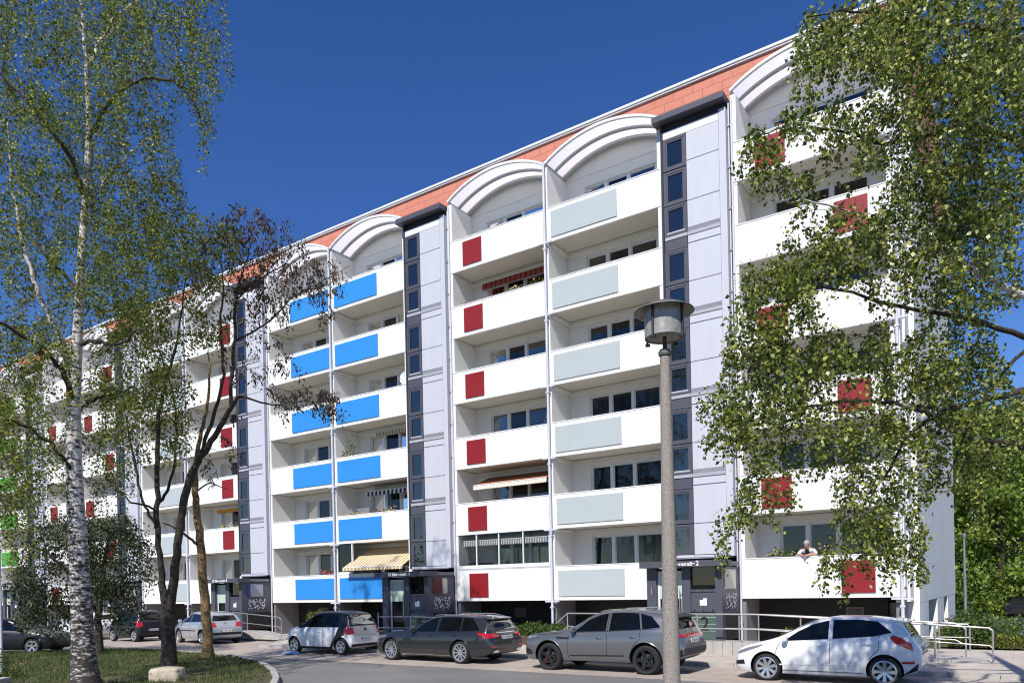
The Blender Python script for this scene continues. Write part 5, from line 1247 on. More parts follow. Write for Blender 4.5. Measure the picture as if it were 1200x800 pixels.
T.limb(px([(101, 80, D0), (130, 30, D0 + .4), (170, -5, D0 + .8), (220, -20, D0 + .9)]), [0.045, 0.04, 0.03, 0.012], wob=.03)
T.limb(px([(98, 40, D0), (75, 0, D0 - .4), (40, -40, D0 - .8)]), [0.04, 0.03, 0.012], wob=.03)
T.limb(px([(90, 560, D0), (60, 520, D0 - .6), (30, 500, D0 - 1.1), (0, 490, D0 - 1.6)]), [0.05, 0.04, 0.03, 0.012], m=MBARK, wob=.03)
tg = ell(TARG([(60, 40, 120, 95, D0, 1.3, 210), (190, 20, 80, 75, D0, 1.1, 105), (160, 110, 45, 45, D0, 0.8, 26), (230, 105, 14, 55, D0 - 1, .3, 16), (50, 190, 110, 95, D0, 1.3, 190), (150, 190, 60, 75, D0 + .2, 1, 70),
          (150, 270, 55, 40, D0, .9, 40), (190, 235, 30, 40, D0, .8, 14), (35, 320, 90, 75, D0, 1.2, 120), (20, 440, 75, 65, D0 - .6, 1, 135), (140, 340, 45, 55, D0, .8, 30), (15, 545, 60, 60, D0 - .6, .9, 105), (110, 530, 40, 50, D0 + 1, .5, 26), (140, 440, 40, 45, D0 + .6, .6, 22), (20, 600, 30, 40, D0 - 1, .6, 8)], 0.78))
P = T.grow(tg, 105, 0.075, tail=0.95, start=0.12)
T.twigs(); T.foliage(P, 0.058, LFB)

# --- right birch, trunk just outside the frame
tb = at(1310, 690, 11.0)
T = Tree('birch_tree', 'large leafy birch reaching in from the right edge with drooping branches', 'tree', (tb.x, tb.y, 0.0), MBIRCH)
TR = lambda v, r=11.0: (1310 + (690 - v) * 0.02, v, r)
T.limb([(tb.x, tb.y, -0.05), at(*TR(700)), at(*TR(560)), at(*TR(400)), at(*TR(200)), at(*TR(0)), at(*TR(-150))], [0.36, 0.25, 0.22, 0.19, 0.14, 0.09, 0.03], 'trunk', 16)
T.limb(px([TR(390), (1240, 362, 10.8), (1200, 347, 10.6), (1154, 324, 10.4), (1114, 300, 10.2), (1080, 287, 10.1), (1030, 262, 10), (969, 241, 9.9), (905, 235, 9.8)]), [0.07, 0.062, 0.052, 0.042, 0.034, 0.026, 0.018, 0.012, 0.006], wob=.012)
T.limb(px([TR(570), (1240, 530, 10.7), (1200, 522, 10.5), (1160, 517, 10.3), (1122, 507, 10.1), (1075, 480, 10), (1000, 470, 9.9), (930, 480, 9.8), (850, 500, 9.7)]), [0.07, 0.06, 0.05, 0.042, 0.034, 0.026, 0.018, 0.012, 0.005], m=MBARK, wob=.012)
T.limb(px([TR(260), (1230, 200, 10.8), (1180, 160, 10.6), (1120, 150, 10.4), (1040, 168, 10.2), (982, 152, 10), (920, 150, 9.9), (880, 163, 9.8)]), [0.06, 0.05, 0.042, 0.034, 0.026, 0.018, 0.011, 0.005], m=MBARK, wob=.012)
T.limb(px([TR(120), (1240, 70, 10.8), (1180, 40, 10.6), (1090, 25, 10.4), (1000, 15, 10.2), (945, 20, 10)]), [0.05, 0.045, 0.036, 0.026, 0.016, 0.006], m=MBARK, wob=.012)
T.limb(px([TR(480), (1230, 455, 10.7), (1150, 470, 10.4), (1104, 483, 10.2), (1065, 510, 10), (1035, 560, 9.9), (1000, 608, 9.8), (978, 645, 9.8)]), [0.05, 0.045, 0.036, 0.028, 0.022, 0.016, 0.01, 0.005], m=MBARK, wob=.012)
T.limb(px([TR(430), (1220, 400, 10.7), (1140, 375, 10.4), (1060, 360, 10.1), (960, 335, 9.9), (885, 335, 9.8)]), [0.05, 0.042, 0.034, 0.024, 0.014, 0.005], m=MBARK, wob=.012)
T.limb(px([TR(300), (1260, 340, 11.3), (1200, 410, 11.4), (1150, 470, 11.3), (1110, 560, 11.1)]), [0.05, 0.04, 0.03, 0.02, 0.006], m=MBARK, wob=.012)
tg = ell(TARG([(1010, 35, 70, 40, 10.1, .5, 110), (1120, 40, 90, 70, 10.4, .8, 190), (955, 65, 30, 30, 10, .4, 14), (890, 165, 24, 16, 9.8, .2, 18), (965, 140, 50, 28, 9.9, .4, 30), (915, 205, 38, 12, 9.8, .3, 18), (985, 262, 60, 20, 9.9, .4, 34),
          (1085, 140, 80, 75, 10.2, .6, 130), (1165, 150, 45, 130, 10.6, .8, 150), (905, 335, 45, 32, 9.8, .35, 55), (950, 305, 55, 25, 9.9, .4, 36), (1060, 300, 70, 45, 10, .5, 60), (885, 405, 38, 32, 9.8, .3, 40), (940, 405, 55, 38, 9.9, .4, 62), (1050, 415, 70, 38, 10, .5, 62),
          (850, 470, 28, 25, 9.7, .3, 22), (905, 475, 55, 35, 9.8, .4, 62), (985, 490, 55, 28, 9.9, .4, 38), (1090, 480, 60, 50, 10.1, .6, 62), (850, 505, 28, 12, 9.7, .2, 12), (940, 520, 60, 16, 9.8, .4, 22), (1040, 560, 55, 28, 10, .4, 34), (1012, 600, 34, 30, 9.8, .4, 26), (982, 650, 12, 18, 9.8, .2, 9), (972, 660, 8, 8, 9.8, .1, 3), (1045, 625, 40, 38, 9.9, .4, 26), (868, 600, 16, 14, 9.7, .2, 5), (850, 618, 10, 10, 9.7, .2, 4),
          (1145, 300, 55, 75, 10.5, .7, 90), (1090, 235, 55, 45, 10.2, .5, 80), (1130, 420, 50, 50, 10.4, .6, 44), (1170, 480, 40, 60, 10.6, .6, 34), (1130, 550, 50, 40, 10.5, .5, 26), (910, 565, 40, 20, 9.8, .3, 14)], 0.86))
P = T.grow(tg, 138, 0.05, tail=0.36, rmax=0.012, maxlen=2.5)
T.twigs(); T.foliage(P, 0.053, LFR, aspect=0.75)

# --- dark multi-stemmed tree in the middle of the island
m0 = ground_at(198, 781, 0.09); D1 = DEP(m0)
T = Tree('ash_tree', 'dark multi-stemmed ash with sparse leaves and hanging brown seed bunches', 'tree', (m0.x, m0.y, 0.05), MBARK)
B = Vector((m0.x, m0.y, 0.02)); T.thin = 0.80
T.limb([B] + px([(198, 760, D1), (196, 720, D1), (196, 690, D1)]), [0.34, 0.27, 0.24, 0.20], 'trunk', 14)
T.limb(px([(194, 715, D1), (188, 660, D1), (184, 605, D1), (184, 550, D1), (185, 500, D1), (193, 455, D1 + .3), (205, 410, D1 + .5), (215, 350, D1 + .6), (222, 300, D1 + .6)]), [0.16, 0.11, 0.10, 0.09, 0.08, 0.06, 0.045, 0.03, 0.01], 'stem', wob=.02)
T.limb(px([(199, 715, D1), (207, 650, D1), (213, 600, D1), (222, 560, D1), (236, 535, D1), (255, 505, D1 - .2), (271, 478, D1 - .3), (281, 465, D1 - .3), (300, 470, D1 - .5), (325, 474, D1 - .7), (355, 470, D1 - .8), (385, 472, D1 - .9)]), [0.19, 0.15, 0.14, 0.125, 0.115, 0.10, 0.085, 0.05, 0.035, 0.028, 0.018, 0.006], 'stem', wob=.015)
T.limb(px([(271, 478, D1 - .3), (272, 430, D1 - .3), (275, 390, D1 - .2), (277, 345, D1 - .1), (284, 320, D1), (290, 300, D1), (300, 265, D1)]), [0.07, 0.065, 0.06, 0.05, 0.035, 0.025, 0.008], 'stem', wob=.02)
T.limb(px([(213, 600, D1), (228, 555, D1 + .3), (240, 515, D1 + .4), (256, 472, D1 + .4), (262, 431, D1 + .3), (258, 380, D1 + .4), (262, 330, D1 + .4), (250, 280, D1 + .4)]), [0.09, 0.08, 0.075, 0.065, 0.055, 0.045, 0.03, 0.008], 'stem', wob=.02)
T.limb(px([(277, 350, D1 - .1), (300, 330, D1 - .4), (330, 312, D1 - .7), (350, 290, D1 - .8)]), [0.035, 0.028, 0.018, 0.006], 'stem', wob=.02)
T.limb(px([(275, 400, D1 - .2), (310, 380, D1 - .5), (345, 348, D1 - .8), (365, 337, D1 - .8), (392, 321, D1 - .9), (410, 311, D1 - .9)]), [0.04, 0.032, 0.024, 0.018, 0.012, 0.005], 'stem', wob=.015)
T.limb(px([(362, 346, D1 - .8), (360, 325, D1 - .8), (358, 300, D1 - .8)]), [0.02, 0.015, 0.005], 'stem')
T.limb(px([(186, 620, D1), (175, 602, D1 - .3), (164, 575, D1 - .5), (158, 540, D1 - .6), (148, 490, D1 - .7), (140, 430, D1 - .8)]), [0.06, 0.05, 0.045, 0.04, 0.03, 0.01], 'stem', wob=.02)
T.limb(px([(184, 590, D1), (198, 570, D1 + .4), (206, 520, D1 + .6), (204, 470, D1 + .7), (190, 420, D1 + .8), (170, 370, D1 + .8)]), [0.06, 0.055, 0.05, 0.04, 0.03, 0.01], 'stem', wob=.02)
T.limb(px([(184, 600, D1), (170, 592, D1 - .6), (150, 585, D1 - 1), (130, 560, D1 - 1.2)]), [0.045, 0.04, 0.03, 0.01], 'stem', wob=.02)
P = T.grow(ell([(170, 320, 60, 70, D1, 1, 85), (160, 420, 50, 60, D1, .8, 60), (180, 500, 45, 45, D1, .8, 36), (235, 290, 45, 45, D1, .8, 62), (140, 500, 30, 60, D1 - .6, .6, 24), (200, 390, 50, 45, D1 + .4, .8, 36), (250, 350, 30, 50, D1, .6, 16)] + [(165, 470, 60, 60, D1, .8, 50), (150, 340, 60, 60, D1, .8, 40)]), 120, 0.13, tail=0.3, start=0.35)
T.foliage(P, 0.085, LFM)
P2 = T.grow(ell([(320, 285, 40, 35, D1 - .6, .5, 26), (370, 325, 42, 26, D1 - .8, .4, 30), (362, 470, 34, 18, D1 - .8, .4, 34), (300, 330, 40, 50, D1 - .3, .6, 26), (290, 260, 40, 18, D1, .5, 24), (300, 420, 45, 45, D1 - .4, .5, 14), (330, 440, 25, 20, D1 - .7, .3, 8), (260, 520, 35, 40, D1, .5, 8), (268, 300, 55, 45, D1, .6, 46), (325, 312, 48, 38, D1 - .5, .4, 34), (345, 352, 55, 38, D1 - .6, .4, 24), (300, 375, 40, 40, D1 - .2, .4, 16), (385, 470, 20, 12, D1 - .9, .2, 14)]), 95, 0.075, tail=0.25, start=0.5)
T.foliage(P2, 0.105, LFK, name='seed_bunches', droop=1.4, aspect=0.4); T.twigs()

# --- thin lichened trunk beside it
t0 = ground_at(243, 772, 0.09); D2 = DEP(t0)
T = Tree('young_tree', 'slim crooked tree with yellow-lichened bark in front of the silver hatchback', 'tree', (t0.x, t0.y, 0.05), MBARKY)
T.limb([(t0.x, t0.y, 0.02)] + px([(243, 755, D2), (240, 700, D2), (236, 650, D2), (232, 605, D2), (229, 570, D2), (231, 530, D2), (240, 490, D2), (246, 450, D2), (244, 410, D2)]), [0.26, 0.17, 0.15, 0.135, 0.12, 0.10, 0.075, 0.055, 0.04, 0.012], 'trunk', 12, wob=.015)
T.limb(px([(235, 640, D2), (222, 630, D2 - .3), (205, 618, D2 - .7), (190, 612, D2 - 1)]), [0.05, 0.045, 0.035, 0.02], wob=.01)
T.limb(px([(231, 575, D2), (245, 566, D2 + .3), (258, 570, D2 + .5), (270, 574, D2 + .6)]), [0.03, 0.025, 0.016, 0.006], m=MBARK)

# --- dark bushy small tree behind the birch trunk
e0 = ground_at(117, 766, 0.09); D3 = DEP(e0)
T = Tree('elder_bush', 'dense dark green elder bush behind the birch trunk', 'bush', (e0.x, e0.y, 0.05), MBARK)
T.limb([(e0.x, e0.y, 0.0)] + px([(116, 735, D3), (117, 700, D3), (122, 660, D3), (130, 620, D3)]), [0.16, 0.13, 0.11, 0.08, 0.03], 'trunk', wob=.02)
T.limb(px([(116, 720, D3), (95, 690, D3 - .3), (70, 660, D3 - .5), (50, 640, D3 - .6)]), [0.08, 0.06, 0.04, 0.015], wob=.02)
T.limb(px([(117, 700, D3), (140, 680, D3 + .2), (160, 665, D3 + .3)]), [0.06, 0.04, 0.015], wob=.02)
P = T.grow(ell([(70, 660, 50, 55, D3, .8, 160), (135, 650, 48, 48, D3, .8, 190), (110, 620, 50, 25, D3, .7, 60), (60, 715, 40, 25, D3, .6, 60), (140, 710, 28, 22, D3, .5, 40), (30, 690, 28, 40, D3, .6, 40)]), 75, 0.16, tail=0.25, start=0.2)
T.twigs(); T.foliage(P, 0.11, LFD, aspect=0.5)

# --- trees beyond the car park, right
def blob_tree(name, label, base, h, rad, n, lsize, m, group=None, bark=MBARK, low=0.12):
    T = Tree(name, label, 'tree', base, bark, group)
    b = Vector(base); top = b + Vector((0, 0, h * 0.9))
    T.limb([b, b + Vector((0.1, 0, h * 0.3)), b + Vector((-0.1, 0.1, h * 0.6)), top], [0.22, 0.17, 0.11, 0.03], 'trunk')
    r_ = np.random.default_rng(int(h * 1000) + int(abs(base[0]) * 10))
    for k in range(7):
        a = r_.uniform(0, 6.28); z0 = h * r_.uniform(0.15, 0.6); L = rad * r_.uniform(.5, .9)
        T.limb([b + Vector((0, 0, z0)), b + Vector((math.cos(a) * L * .5, math.sin(a) * L * .5, z0 + L * .4)), b + Vector((math.cos(a) * L, math.sin(a) * L, z0 + L * .6))], [0.07, 0.045, 0.015])
    # clumps through the crown volume
    P = []
    ncl = 90
    for k in range(ncl):
        t = r_.uniform(low, 1); R_ = rad * (0.55 + 0.45 * math.sin(math.pi * min(1, t * 0.9 + 0.12))) * (1 - 0.55 * max(0, t - .6) / .4)
        a = r_.uniform(0, 6.28); q = R_ * math.sqrt(r_.uniform(0.15, 1)); c = np.array([b.x + q * math.cos(a), b.y + q * math.sin(a), b.z + h * t])
        s_ = rad * r_.uniform(0.10, 0.24)
        P.append(c + r_.normal(size=(n // ncl, 3)) * np.array([s_, s_, s_ * 0.7]))
    T.foliage(np.concatenate(P), lsize, m)
    return T
g = 'trees beyond the car park'
for i, (u, D, h, rad, lab) in enumerate(((1128, 47, 12.5, 3.0, 'leafy green tree just right of the building gable'), (1172, 44, 12.0, 3.2, 'broad green tree behind the black parked car on the right'), (1220, 46, 13.0, 3.4, 'green tree cut by the right edge of the picture'), (1150, 52, 13.5, 3.2, 'taller green tree filling the gap behind the other two'))):
    q = at(u, 690, D); blob_tree('broadleaf_tree', lab, (q.x, q.y, 0.0), h, rad, 15000, 0.24, LFT, g, low=0.02)
# row of garden trees that closes the view far left and right
q = at(-40, 690, 62)
blob_tree('broadleaf_tree', 'far tree at the left end of the street', (q.x, q.y, 0), 12, 4, 6000, 0.25, LFH)

# --- low shrubs
def shrub(name, label, c, rx, ry, h, n, ls, m, group=None, flower=None, nf=0):
    root = thing(name, label, 'shrub', c, 0, group)
    st = MB()
    for k in range(9):
        a = rng.uniform(0, 6.28); q = rng.uniform(.2, .8)
        st.tube([(0, 0, 0), (rx * q * .5 * math.cos(a), ry * q * .5 * math.sin(a), h * .5), (rx * q * math.cos(a), ry * q * math.sin(a), h * .85)], [0.012, 0.009, 0.004], 5)
    st.build('stems', MTWIG, root)
    P = rng.normal(size=(n, 3)); P /= np.linalg.norm(P, axis=1)[:, None]; P *= rng.uniform(0.35, 1.0, (n, 1)) ** 0.5
    P[:, 2] = np.abs(P[:, 2]); bump_ = 1 + 0.22 * np.sin(P[:, :1] * 7 + c[0]) * np.cos(P[:, 1:2] * 6)
    P = P * np.array([rx, ry, h]) * bump_
    link('leaves', np_mesh('leaves', leaf_cloud(P, ls, droop=-0.3), 4, m), root)
    if nf:
        F = P[rng.choice(n, nf)] * 1.05; link('blossoms', np_mesh('blossoms', leaf_cloud(F, 0.07, droop=0, aspect=1.0), 4, flower), root)
    return root
gh = 'low green shrubs along the foot of the building'
for i, x in enumerate((-3.9, -2.75, -1.6, -0.5, 0.5)):
    shrub('low_shrub', ('low green shrub at the left end of the row behind the estate car', 'low green shrub, second in the row behind the estate car', 'low green shrub in the middle of the row left of the downpipe', 'low green shrub beside the white downpipe', 'low green shrub in front of the grey suv bonnet')[i], (x, -0.75 + 0.1 * (i % 2), 0.42), 0.72, 0.5, 0.50 - 0.04 * (i % 3), 1500, 0.09, LFH, gh)
shrub('round_shrub', 'round grey-green shrub left of the small white city car', (-13.0, -0.6, 0.36), 0.75, 0.6, 1.0, 1700, 0.09, LFM)
for i, x in enumerate((-13.4, -12.2, -10.6, -9.3)):
    shrub('low_shrub', ('low ground-hugging shrub below the round shrub', 'low shrub right of the round shrub', 'low shrub behind the small white city car', 'low shrub at the entrance ramp of number 4')[i], (x, -1.1, 0.35), 0.6, 0.4, 0.28, 700, 0.08, LFH, gh)
shrub('tall_weed', 'thin leafy plant growing against the dark basement wall', (-4.4, 0.4, 0.42), 0.3, 0.25, 1.0, 160, 0.10, LFM)
shrub('tall_weed', 'second thin leafy plant against the dark basement wall', (-3.4, 0.4, 0.42), 0.35, 0.25, 0.8, 160, 0.10, LFM)
shrub('low_shrub', 'small green shrub on the ramp edge above the white hatchback', (9.1, -0.4, 0.42), 0.4, 0.3, 0.35, 400, 0.08, LFH)
c = at(1140, 712, 24.5); shrub('round_shrub', 'bright green rounded shrub at the rear corner of the gable', (c.x, c.y, 0.12), 0.9, 0.8, 1.15, 2600, 0.09, LFH)
c = ground_at(10, 795, 0.09); shrub('rose_bush', 'small rose bush with a few pink blooms at the lower left corner', (c.x - 0.1, c.y, 0.09), 0.42, 0.4, 0.75, 420, 0.07, LFH, None, LFP, 5)
for i, (u, v) in enumerate(((1120, 745), (1150, 752), (1185, 758))):
    c = ground_at(u, v, 0.13); shrub('low_shrub', ('yellow-green border shrub nearest the gable', 'yellow-green border shrub in the middle of the flower bed edge', 'yellow-green border shrub at the right edge')[i], (c.x, c.y, 0.13), 0.7, 0.5, 0.38, 1100, 0.08, LFM, 'shrubs edging the flower bed')
# ground cover in the bed
n = 16000; P = np.stack([rng.uniform(13.0, 24, n), rng.uniform(3.3, 19.2, n), rng.uniform(0.13, 0.42, n)], 1); P[:, 2] *= 0.75 + 0.35 * np.sin(P[:, 0] * 1.7) * np.cos(P[:, 1] * 1.3)
gc = link('ground_cover', np_mesh('ground_cover', leaf_cloud(P, 0.13, droop=-0.3), 4, LFH)); tag(gc, 'green ground cover filling the flower bed on the right', 'ground cover', kind='stuff')
n = 700; P = np.stack([rng.uniform(13.0, 24, n), rng.uniform(3.3, 15, n), rng.uniform(0.36, 0.46, n)], 1)
gc = link('bed_flowers', np_mesh('bed_flowers', leaf_cloud(P, 0.07, droop=0, aspect=1), 4, leaf_mat('lilac_flower', (0.20, 0.16, 0.5), (0.3, 0.22, 0.55), (0.55, 0.4, 0.1)))); tag(gc, 'small lilac and yellow flowers scattered over the bed', 'flowers', kind='stuff')
# grass on the island
def in_poly(x, y, poly):
    c = False; j = len(poly) - 1
    for i in range(len(poly)):
        if (poly[i][1] > y) != (poly[j][1] > y) and x < (poly[j][0] - poly[i][0]) * (y - poly[i][1]) / (poly[j][1] - poly[i][1]) + poly[i][0]: c = not c
        j = i
    return c
pts = []
isl = [(p[0], p[1]) for p in ISL]
while len(pts) < 42000:
    x, y = rng.uniform(-19.5, -0.6), rng.uniform(-17.5, -7.8)
    if in_poly(x, y, isl):
        bare = math.sin(x * 1.9 + 1) * math.cos(y * 2.3) + 0.5 * math.sin(x * 4.1 - y * 3.3)
        edge = (y < -12.6 and x > -5.5)
        if bare + (0.55 if edge else 0) > 0.75 and rng.uniform() < 0.85: continue
        pts.append((x, y, 0.088))
P = np.array(pts); n = len(P)
a = rng.uniform(0, 6.28, n); h = rng.uniform(0.04, 0.12, n) * (1 + 0.5 * np.sin(P[:, 0] * 2.2) * np.sin(P[:, 1] * 1.7)); w = 0.010
lean = rng.normal(size=(n, 2)) * 0.04
V = np.stack([P + np.stack([w * np.cos(a), w * np.sin(a), 0 * a], 1), P - np.stack([w * np.cos(a), w * np.sin(a), 0 * a], 1), P + np.stack([lean[:, 0], lean[:, 1], h], 1)], 1).reshape(-1, 3)
gr = link('grass', np_mesh('grass', V, 3, LFG)); tag(gr, 'patchy grass on the traffic island under the trees', 'grass', kind='stuff')

# ------------------------------------------------------------------ small things
MSTONE = mat('pale_boulder', (0.46, 0.40, 0.30), 0.9, var=0.22, scale=6, bump=0.7, bscale=14)
c = ground_at(192, 797, 0.09)
bm = bmesh.new(); bmesh.ops.create_cube(bm, size=1); bmesh.ops.subdivide_edges(bm, edges=bm.edges[:], cuts=6, use_grid_fill=True)
for v in bm.verts:
    q = v.co.copy(); s_ = q.normalized() * 0.62; v.co = q.lerp(s_, 0.42); v.co += Vector(rng.normal(size=3)) * 0.012
    v.co.x *= 0.78; v.co.y *= 0.55; v.co.z *= 0.44
me = bpy.data.meshes.new('boulder'); bm.to_mesh(me); bm.free(); me.materials.append(MSTONE); me.polygons.foreach_set('use_smooth', [True] * len(me.polygons))
o = link('boulder', me, None, (c.x, c.y + 0.1, 0.20), YAW); tag(o, 'pale rounded boulder on the grass at the foot of the ash', 'boulder')
mb = MB(); mb.box(-0.6, 0.6, -0.25, 0.25, 0, 0.16); c = ground_at(-2, 800, 0.09)
o = mb.build('concrete_block', MCONC, None, (c.x, c.y - 0.4, 0.09)); o.rotation_euler = (0, 0, YAW + 0.1); tag(o, 'flat pale concrete block at the lower left corner', 'concrete block')
c = ground_at(2, 790, 0.09); t = thing('sign_post', 'slim pale grey metal post at the left edge of the picture', 'post', (c.x, c.y, 0.05))
mb = MB(); mb.tube([(0, 0, 0), (0, 0, 3.6)], 0.042, 12); mb.build('pole', MPIPE, t, smooth=True); mb = MB(); mb.lathe([(0, 3.6), (0.05, 3.6), (0.045, 3.64), (0, 3.66)], 12); mb.build('pole_cap', MBLK, t, smooth=True)
# discarded plastic bag
bm = bmesh.new(); bmesh.ops.create_icosphere(bm, subdivisions=3, radius=1)
for v in bm.verts:
    q = v.co; f = 1 + 0.28 * math.sin(q.x * 7 + q.y * 5) * math.cos(q.z * 6 - q.x * 4); v.co = Vector((q.x * 0.28 * f, q.y * 0.13 * f, (q.z * 0.06 * f + 0.06)))
me = bpy.data.meshes.new('plastic_bag'); bm.to_mesh(me); bm.free(); me.materials.append(mat('bag_plastic', (0.35, 0.55, 0.78), 0.4, var=0.3, scale=8))
c = ground_at(341, 766.5); o = link('plastic_bag', me, None, (c.x, c.y, 0.004), 0.6); tag(o, 'crumpled pale blue plastic bag on the road by the white city car', 'plastic bag')
# lamp in the car park
c = at(1131, 690, 42); t = thing('street_lamp', 'slim pale grey street lamp standing before the trees on the right', 'street lamp', (c.x, c.y, 0.06))
zt_ = at(1131, 632, 42).z
mb = MB(); mb.tube([(0, 0, 0), (0, 0, zt_ * .5), (0, 0, zt_)], [0.09, 0.07, 0.055], 10); mb.build('pole', MGAL, t, smooth=True)
mb = MB(); mb.tube([(0, 0, zt_), (0, 0, zt_ + 0.12), (0, 0, zt_ + 0.3)], [0.06, 0.11, 0.09], 8); mb.build('lamp_head', MGAL, t, smooth=True)
# pale house far right
c = at(1255, 690, 78); t = thing('house', 'pale house with grey pitched roof glimpsed through the trees on the right', 'house', (c.x, c.y, 0), YAW * 0.5)
mb = MB(); mb.box(-6, 6, 0, 8, 0, 10.5); mb.build('wall', MW, t)
mb = MB(); mb.prism([(-6.4, 10.3), (0, 14.2), (6.4, 10.3), (6.4, 10.05), (0, 13.9), (-6.4, 10.05)], -0.4, 8.4); mb.build('roof', MBGR, t)
mw_ = MB(); mw_.box(-0.6, 0.6, -0.06, 0, 0, 1.3); mw_.quad((-0.5, -0.065, 0.1), (0.5, -0.065, 0.1), (0.5, -0.065, 1.2), (-0.5, -0.065, 1.2), 1); mwm = mw_.mesh('window', [MWT, MGLASS], fix=False)
for x in (-4, -1.3, 1.3, 4):
    for z in (1.2, 4.0, 6.8): link('window', mwm, t, (x, -0.003, z))

# ------------------------------------------------------------------ things on the balconies
MPOT = mat('terracotta_pot', (0.35, 0.11, 0.05), 0.8, var=0.15, scale=8); MBOX = mat('planter_box', (0.30, 0.12, 0.07), 0.8)
def flower_box(label, x, fl, w, fm, nl=260, nfl=60, h=0.22, y=0.24, boxm=MBOX):
    z = FZ[fl] + 1.06; t = thing('flower_box', label, 'flower box', (x, y, z), 0, 'flower boxes on the balcony parapets')
    mb = MB(); mb.prism([(-w / 2 + .02, 0), (w / 2 - .02, 0), (w / 2, 0.09), (-w / 2, 0.09)], -0.07, 0.07); mb.build('planter', boxm, t)
    P = np.stack([rng.uniform(-w / 2, w / 2, nl), rng.normal(0, 0.05, nl), 0.08 + np.abs(rng.normal(0, h / 2, nl))], 1)
    P[:, 2] *= 0.8 + 0.5 * np.sin(P[:, 0] * 5 + x); link('leaves', np_mesh('leaves', leaf_cloud(P, 0.075, droop=-0.2), 4, LFH), t)
    P = np.stack([rng.uniform(-w / 2, w / 2, nfl), rng.normal(-0.02, 0.06, nfl), 0.12 + np.abs(rng.normal(0, h / 1.8, nfl))], 1)
    if fm: link('blossoms', np_mesh('blossoms', leaf_cloud(P, 0.07, droop=0, aspect=1), 4, fm), t)
flower_box('planter of mixed flowers under the red striped awning', -1.2, 4, 2.0, LFW, 300, 60)
flower_box('sparse planter at the left of the balcony under the red striped awning', -4.0, 4, 1.2, LFP, 110, 30, h=0.12)
flower_box('planter with a tall climbing plant above a blue balcony panel', -11.5, 2, 0.8, None, 260, 0, h=0.75)
flower_box('planter of white and yellow flowers above a blue balcony panel', -11.0, 1, 1.5, LFW, 140, 60, h=0.14)
flower_box('second planter of yellow flowers right of the grey cabinet', -8.9, 1, 0.9, LFW, 120, 60, h=0.18)
flower_box('planter of pink flowers above a blue ground-floor panel', -13.1, 0, 1.0, LFP, 140, 60, h=0.22)
flower_box('planter of yellow and white flowers under the yellow valance', -20.8, 1, 1.6, LFW, 160, 60, h=0.16)
flower_box('green planter to the left of the leaning person', 8.75, 0, 1.0, LFW, 320, 26, h=0.22)
flower_box('yellow-flowered pot to the right of the leaning person', 10.12, 0, 0.45, LFW, 220, 30, h=0.3, boxm=MPOT)
flower_box('planter on the second-floor parapet above the leaning person', 7.9, 1, 0.9, LFP, 60, 16, h=0.08)
t = thing('satellite_dish', 'white satellite dish at the end of a balcony beside the stair tower', 'satellite dish', (-7.75, 0.3, FZ[3] + 1.16))
mb = MB(); mb.lathe([(0, 0.06), (0.15, 0.045), (0.27, 0.0), (0.28, -0.01), (0.15, 0.03), (0, 0.045)], 20, axis='y', c=(0, -0.1, 0.35)); mb.build('dish', MWT, t, smooth=True)
mb = MB(); mb.tube([(0, 0, -1.16), (0, 0, 0.35)], 0.02, 6); mb.tube([(0, -0.08, 0.1), (0, -0.4, 0.3)], 0.01, 5); mb.build('mast', MGAL, t, smooth=True)
t = thing('balcony_cabinet', 'grey cabinet on the blue balcony with the black and white valance', 'cabinet', (-11.0, 0.9, FZ[1]))
mb = MB(); mb.box(-0.45, 0.45, -0.25, 0.25, 0, 1.5); mb.build('carcass', MBGR, t); mb = MB(); mb.box(-0.44, -0.005, -0.27, -0.252, 0.05, 1.45); mb.box(0.005, 0.44, -0.27, -0.252, 0.05, 1.45); mb.build('door', MGAL, t)
t = thing('balcony_cabinet', 'black cabinet behind the glazed ground-floor balcony', 'cabinet', (-4.1, 0.8, FZ[0]))
mb = MB(); mb.box(-0.5, 0.5, -0.25, 0.25, 0, 1.42); mb.build('carcass', MBLK, t); mb = MB(); mb.box(-0.49, -0.005, -0.27, -0.252, 0.05, 1.38); mb.box(0.005, 0.49, -0.27, -0.252, 0.05, 1.38); mb.build('door', MBLK, t)
t = thing('drying_rack', 'wire drying rack with red and turquoise pegs on the top right balcony', 'drying rack', (8.5, 0.75, FZ[5]))
mb = MB()
for sx in (-0.75, 0.75): mb.tube([(sx, -0.3, 0.0), (sx, 0.3, 1.45)], 0.012, 5); mb.tube([(sx, 0.3, 0.0), (sx, -0.3, 1.45)], 0.012, 5)
for k in range(6): mb.tube([(-0.75, -0.3 + 0.12 * k, 1.45), (0.75, -0.3 + 0.12 * k, 1.45)], 0.008, 4)
for sx in (-0.75, -0.25, 0.25, 0.75): mb.tube([(sx, -0.3, 1.45), (sx, 0.3, 1.45)], 0.008, 4)
mb.build('frame', MGAL, t, smooth=True)
mb = MB()
for k in range(6): mb.box(-0.6 + 0.24 * k, -0.57 + 0.24 * k, -0.33, -0.29, 1.38, 1.48, k % 2)
mb.build('clothes_pegs', [mat('peg_red', (0.5, 0.03, 0.03), 0.5), mat('peg_turquoise', (0.03, 0.4, 0.42), 0.5)], t)

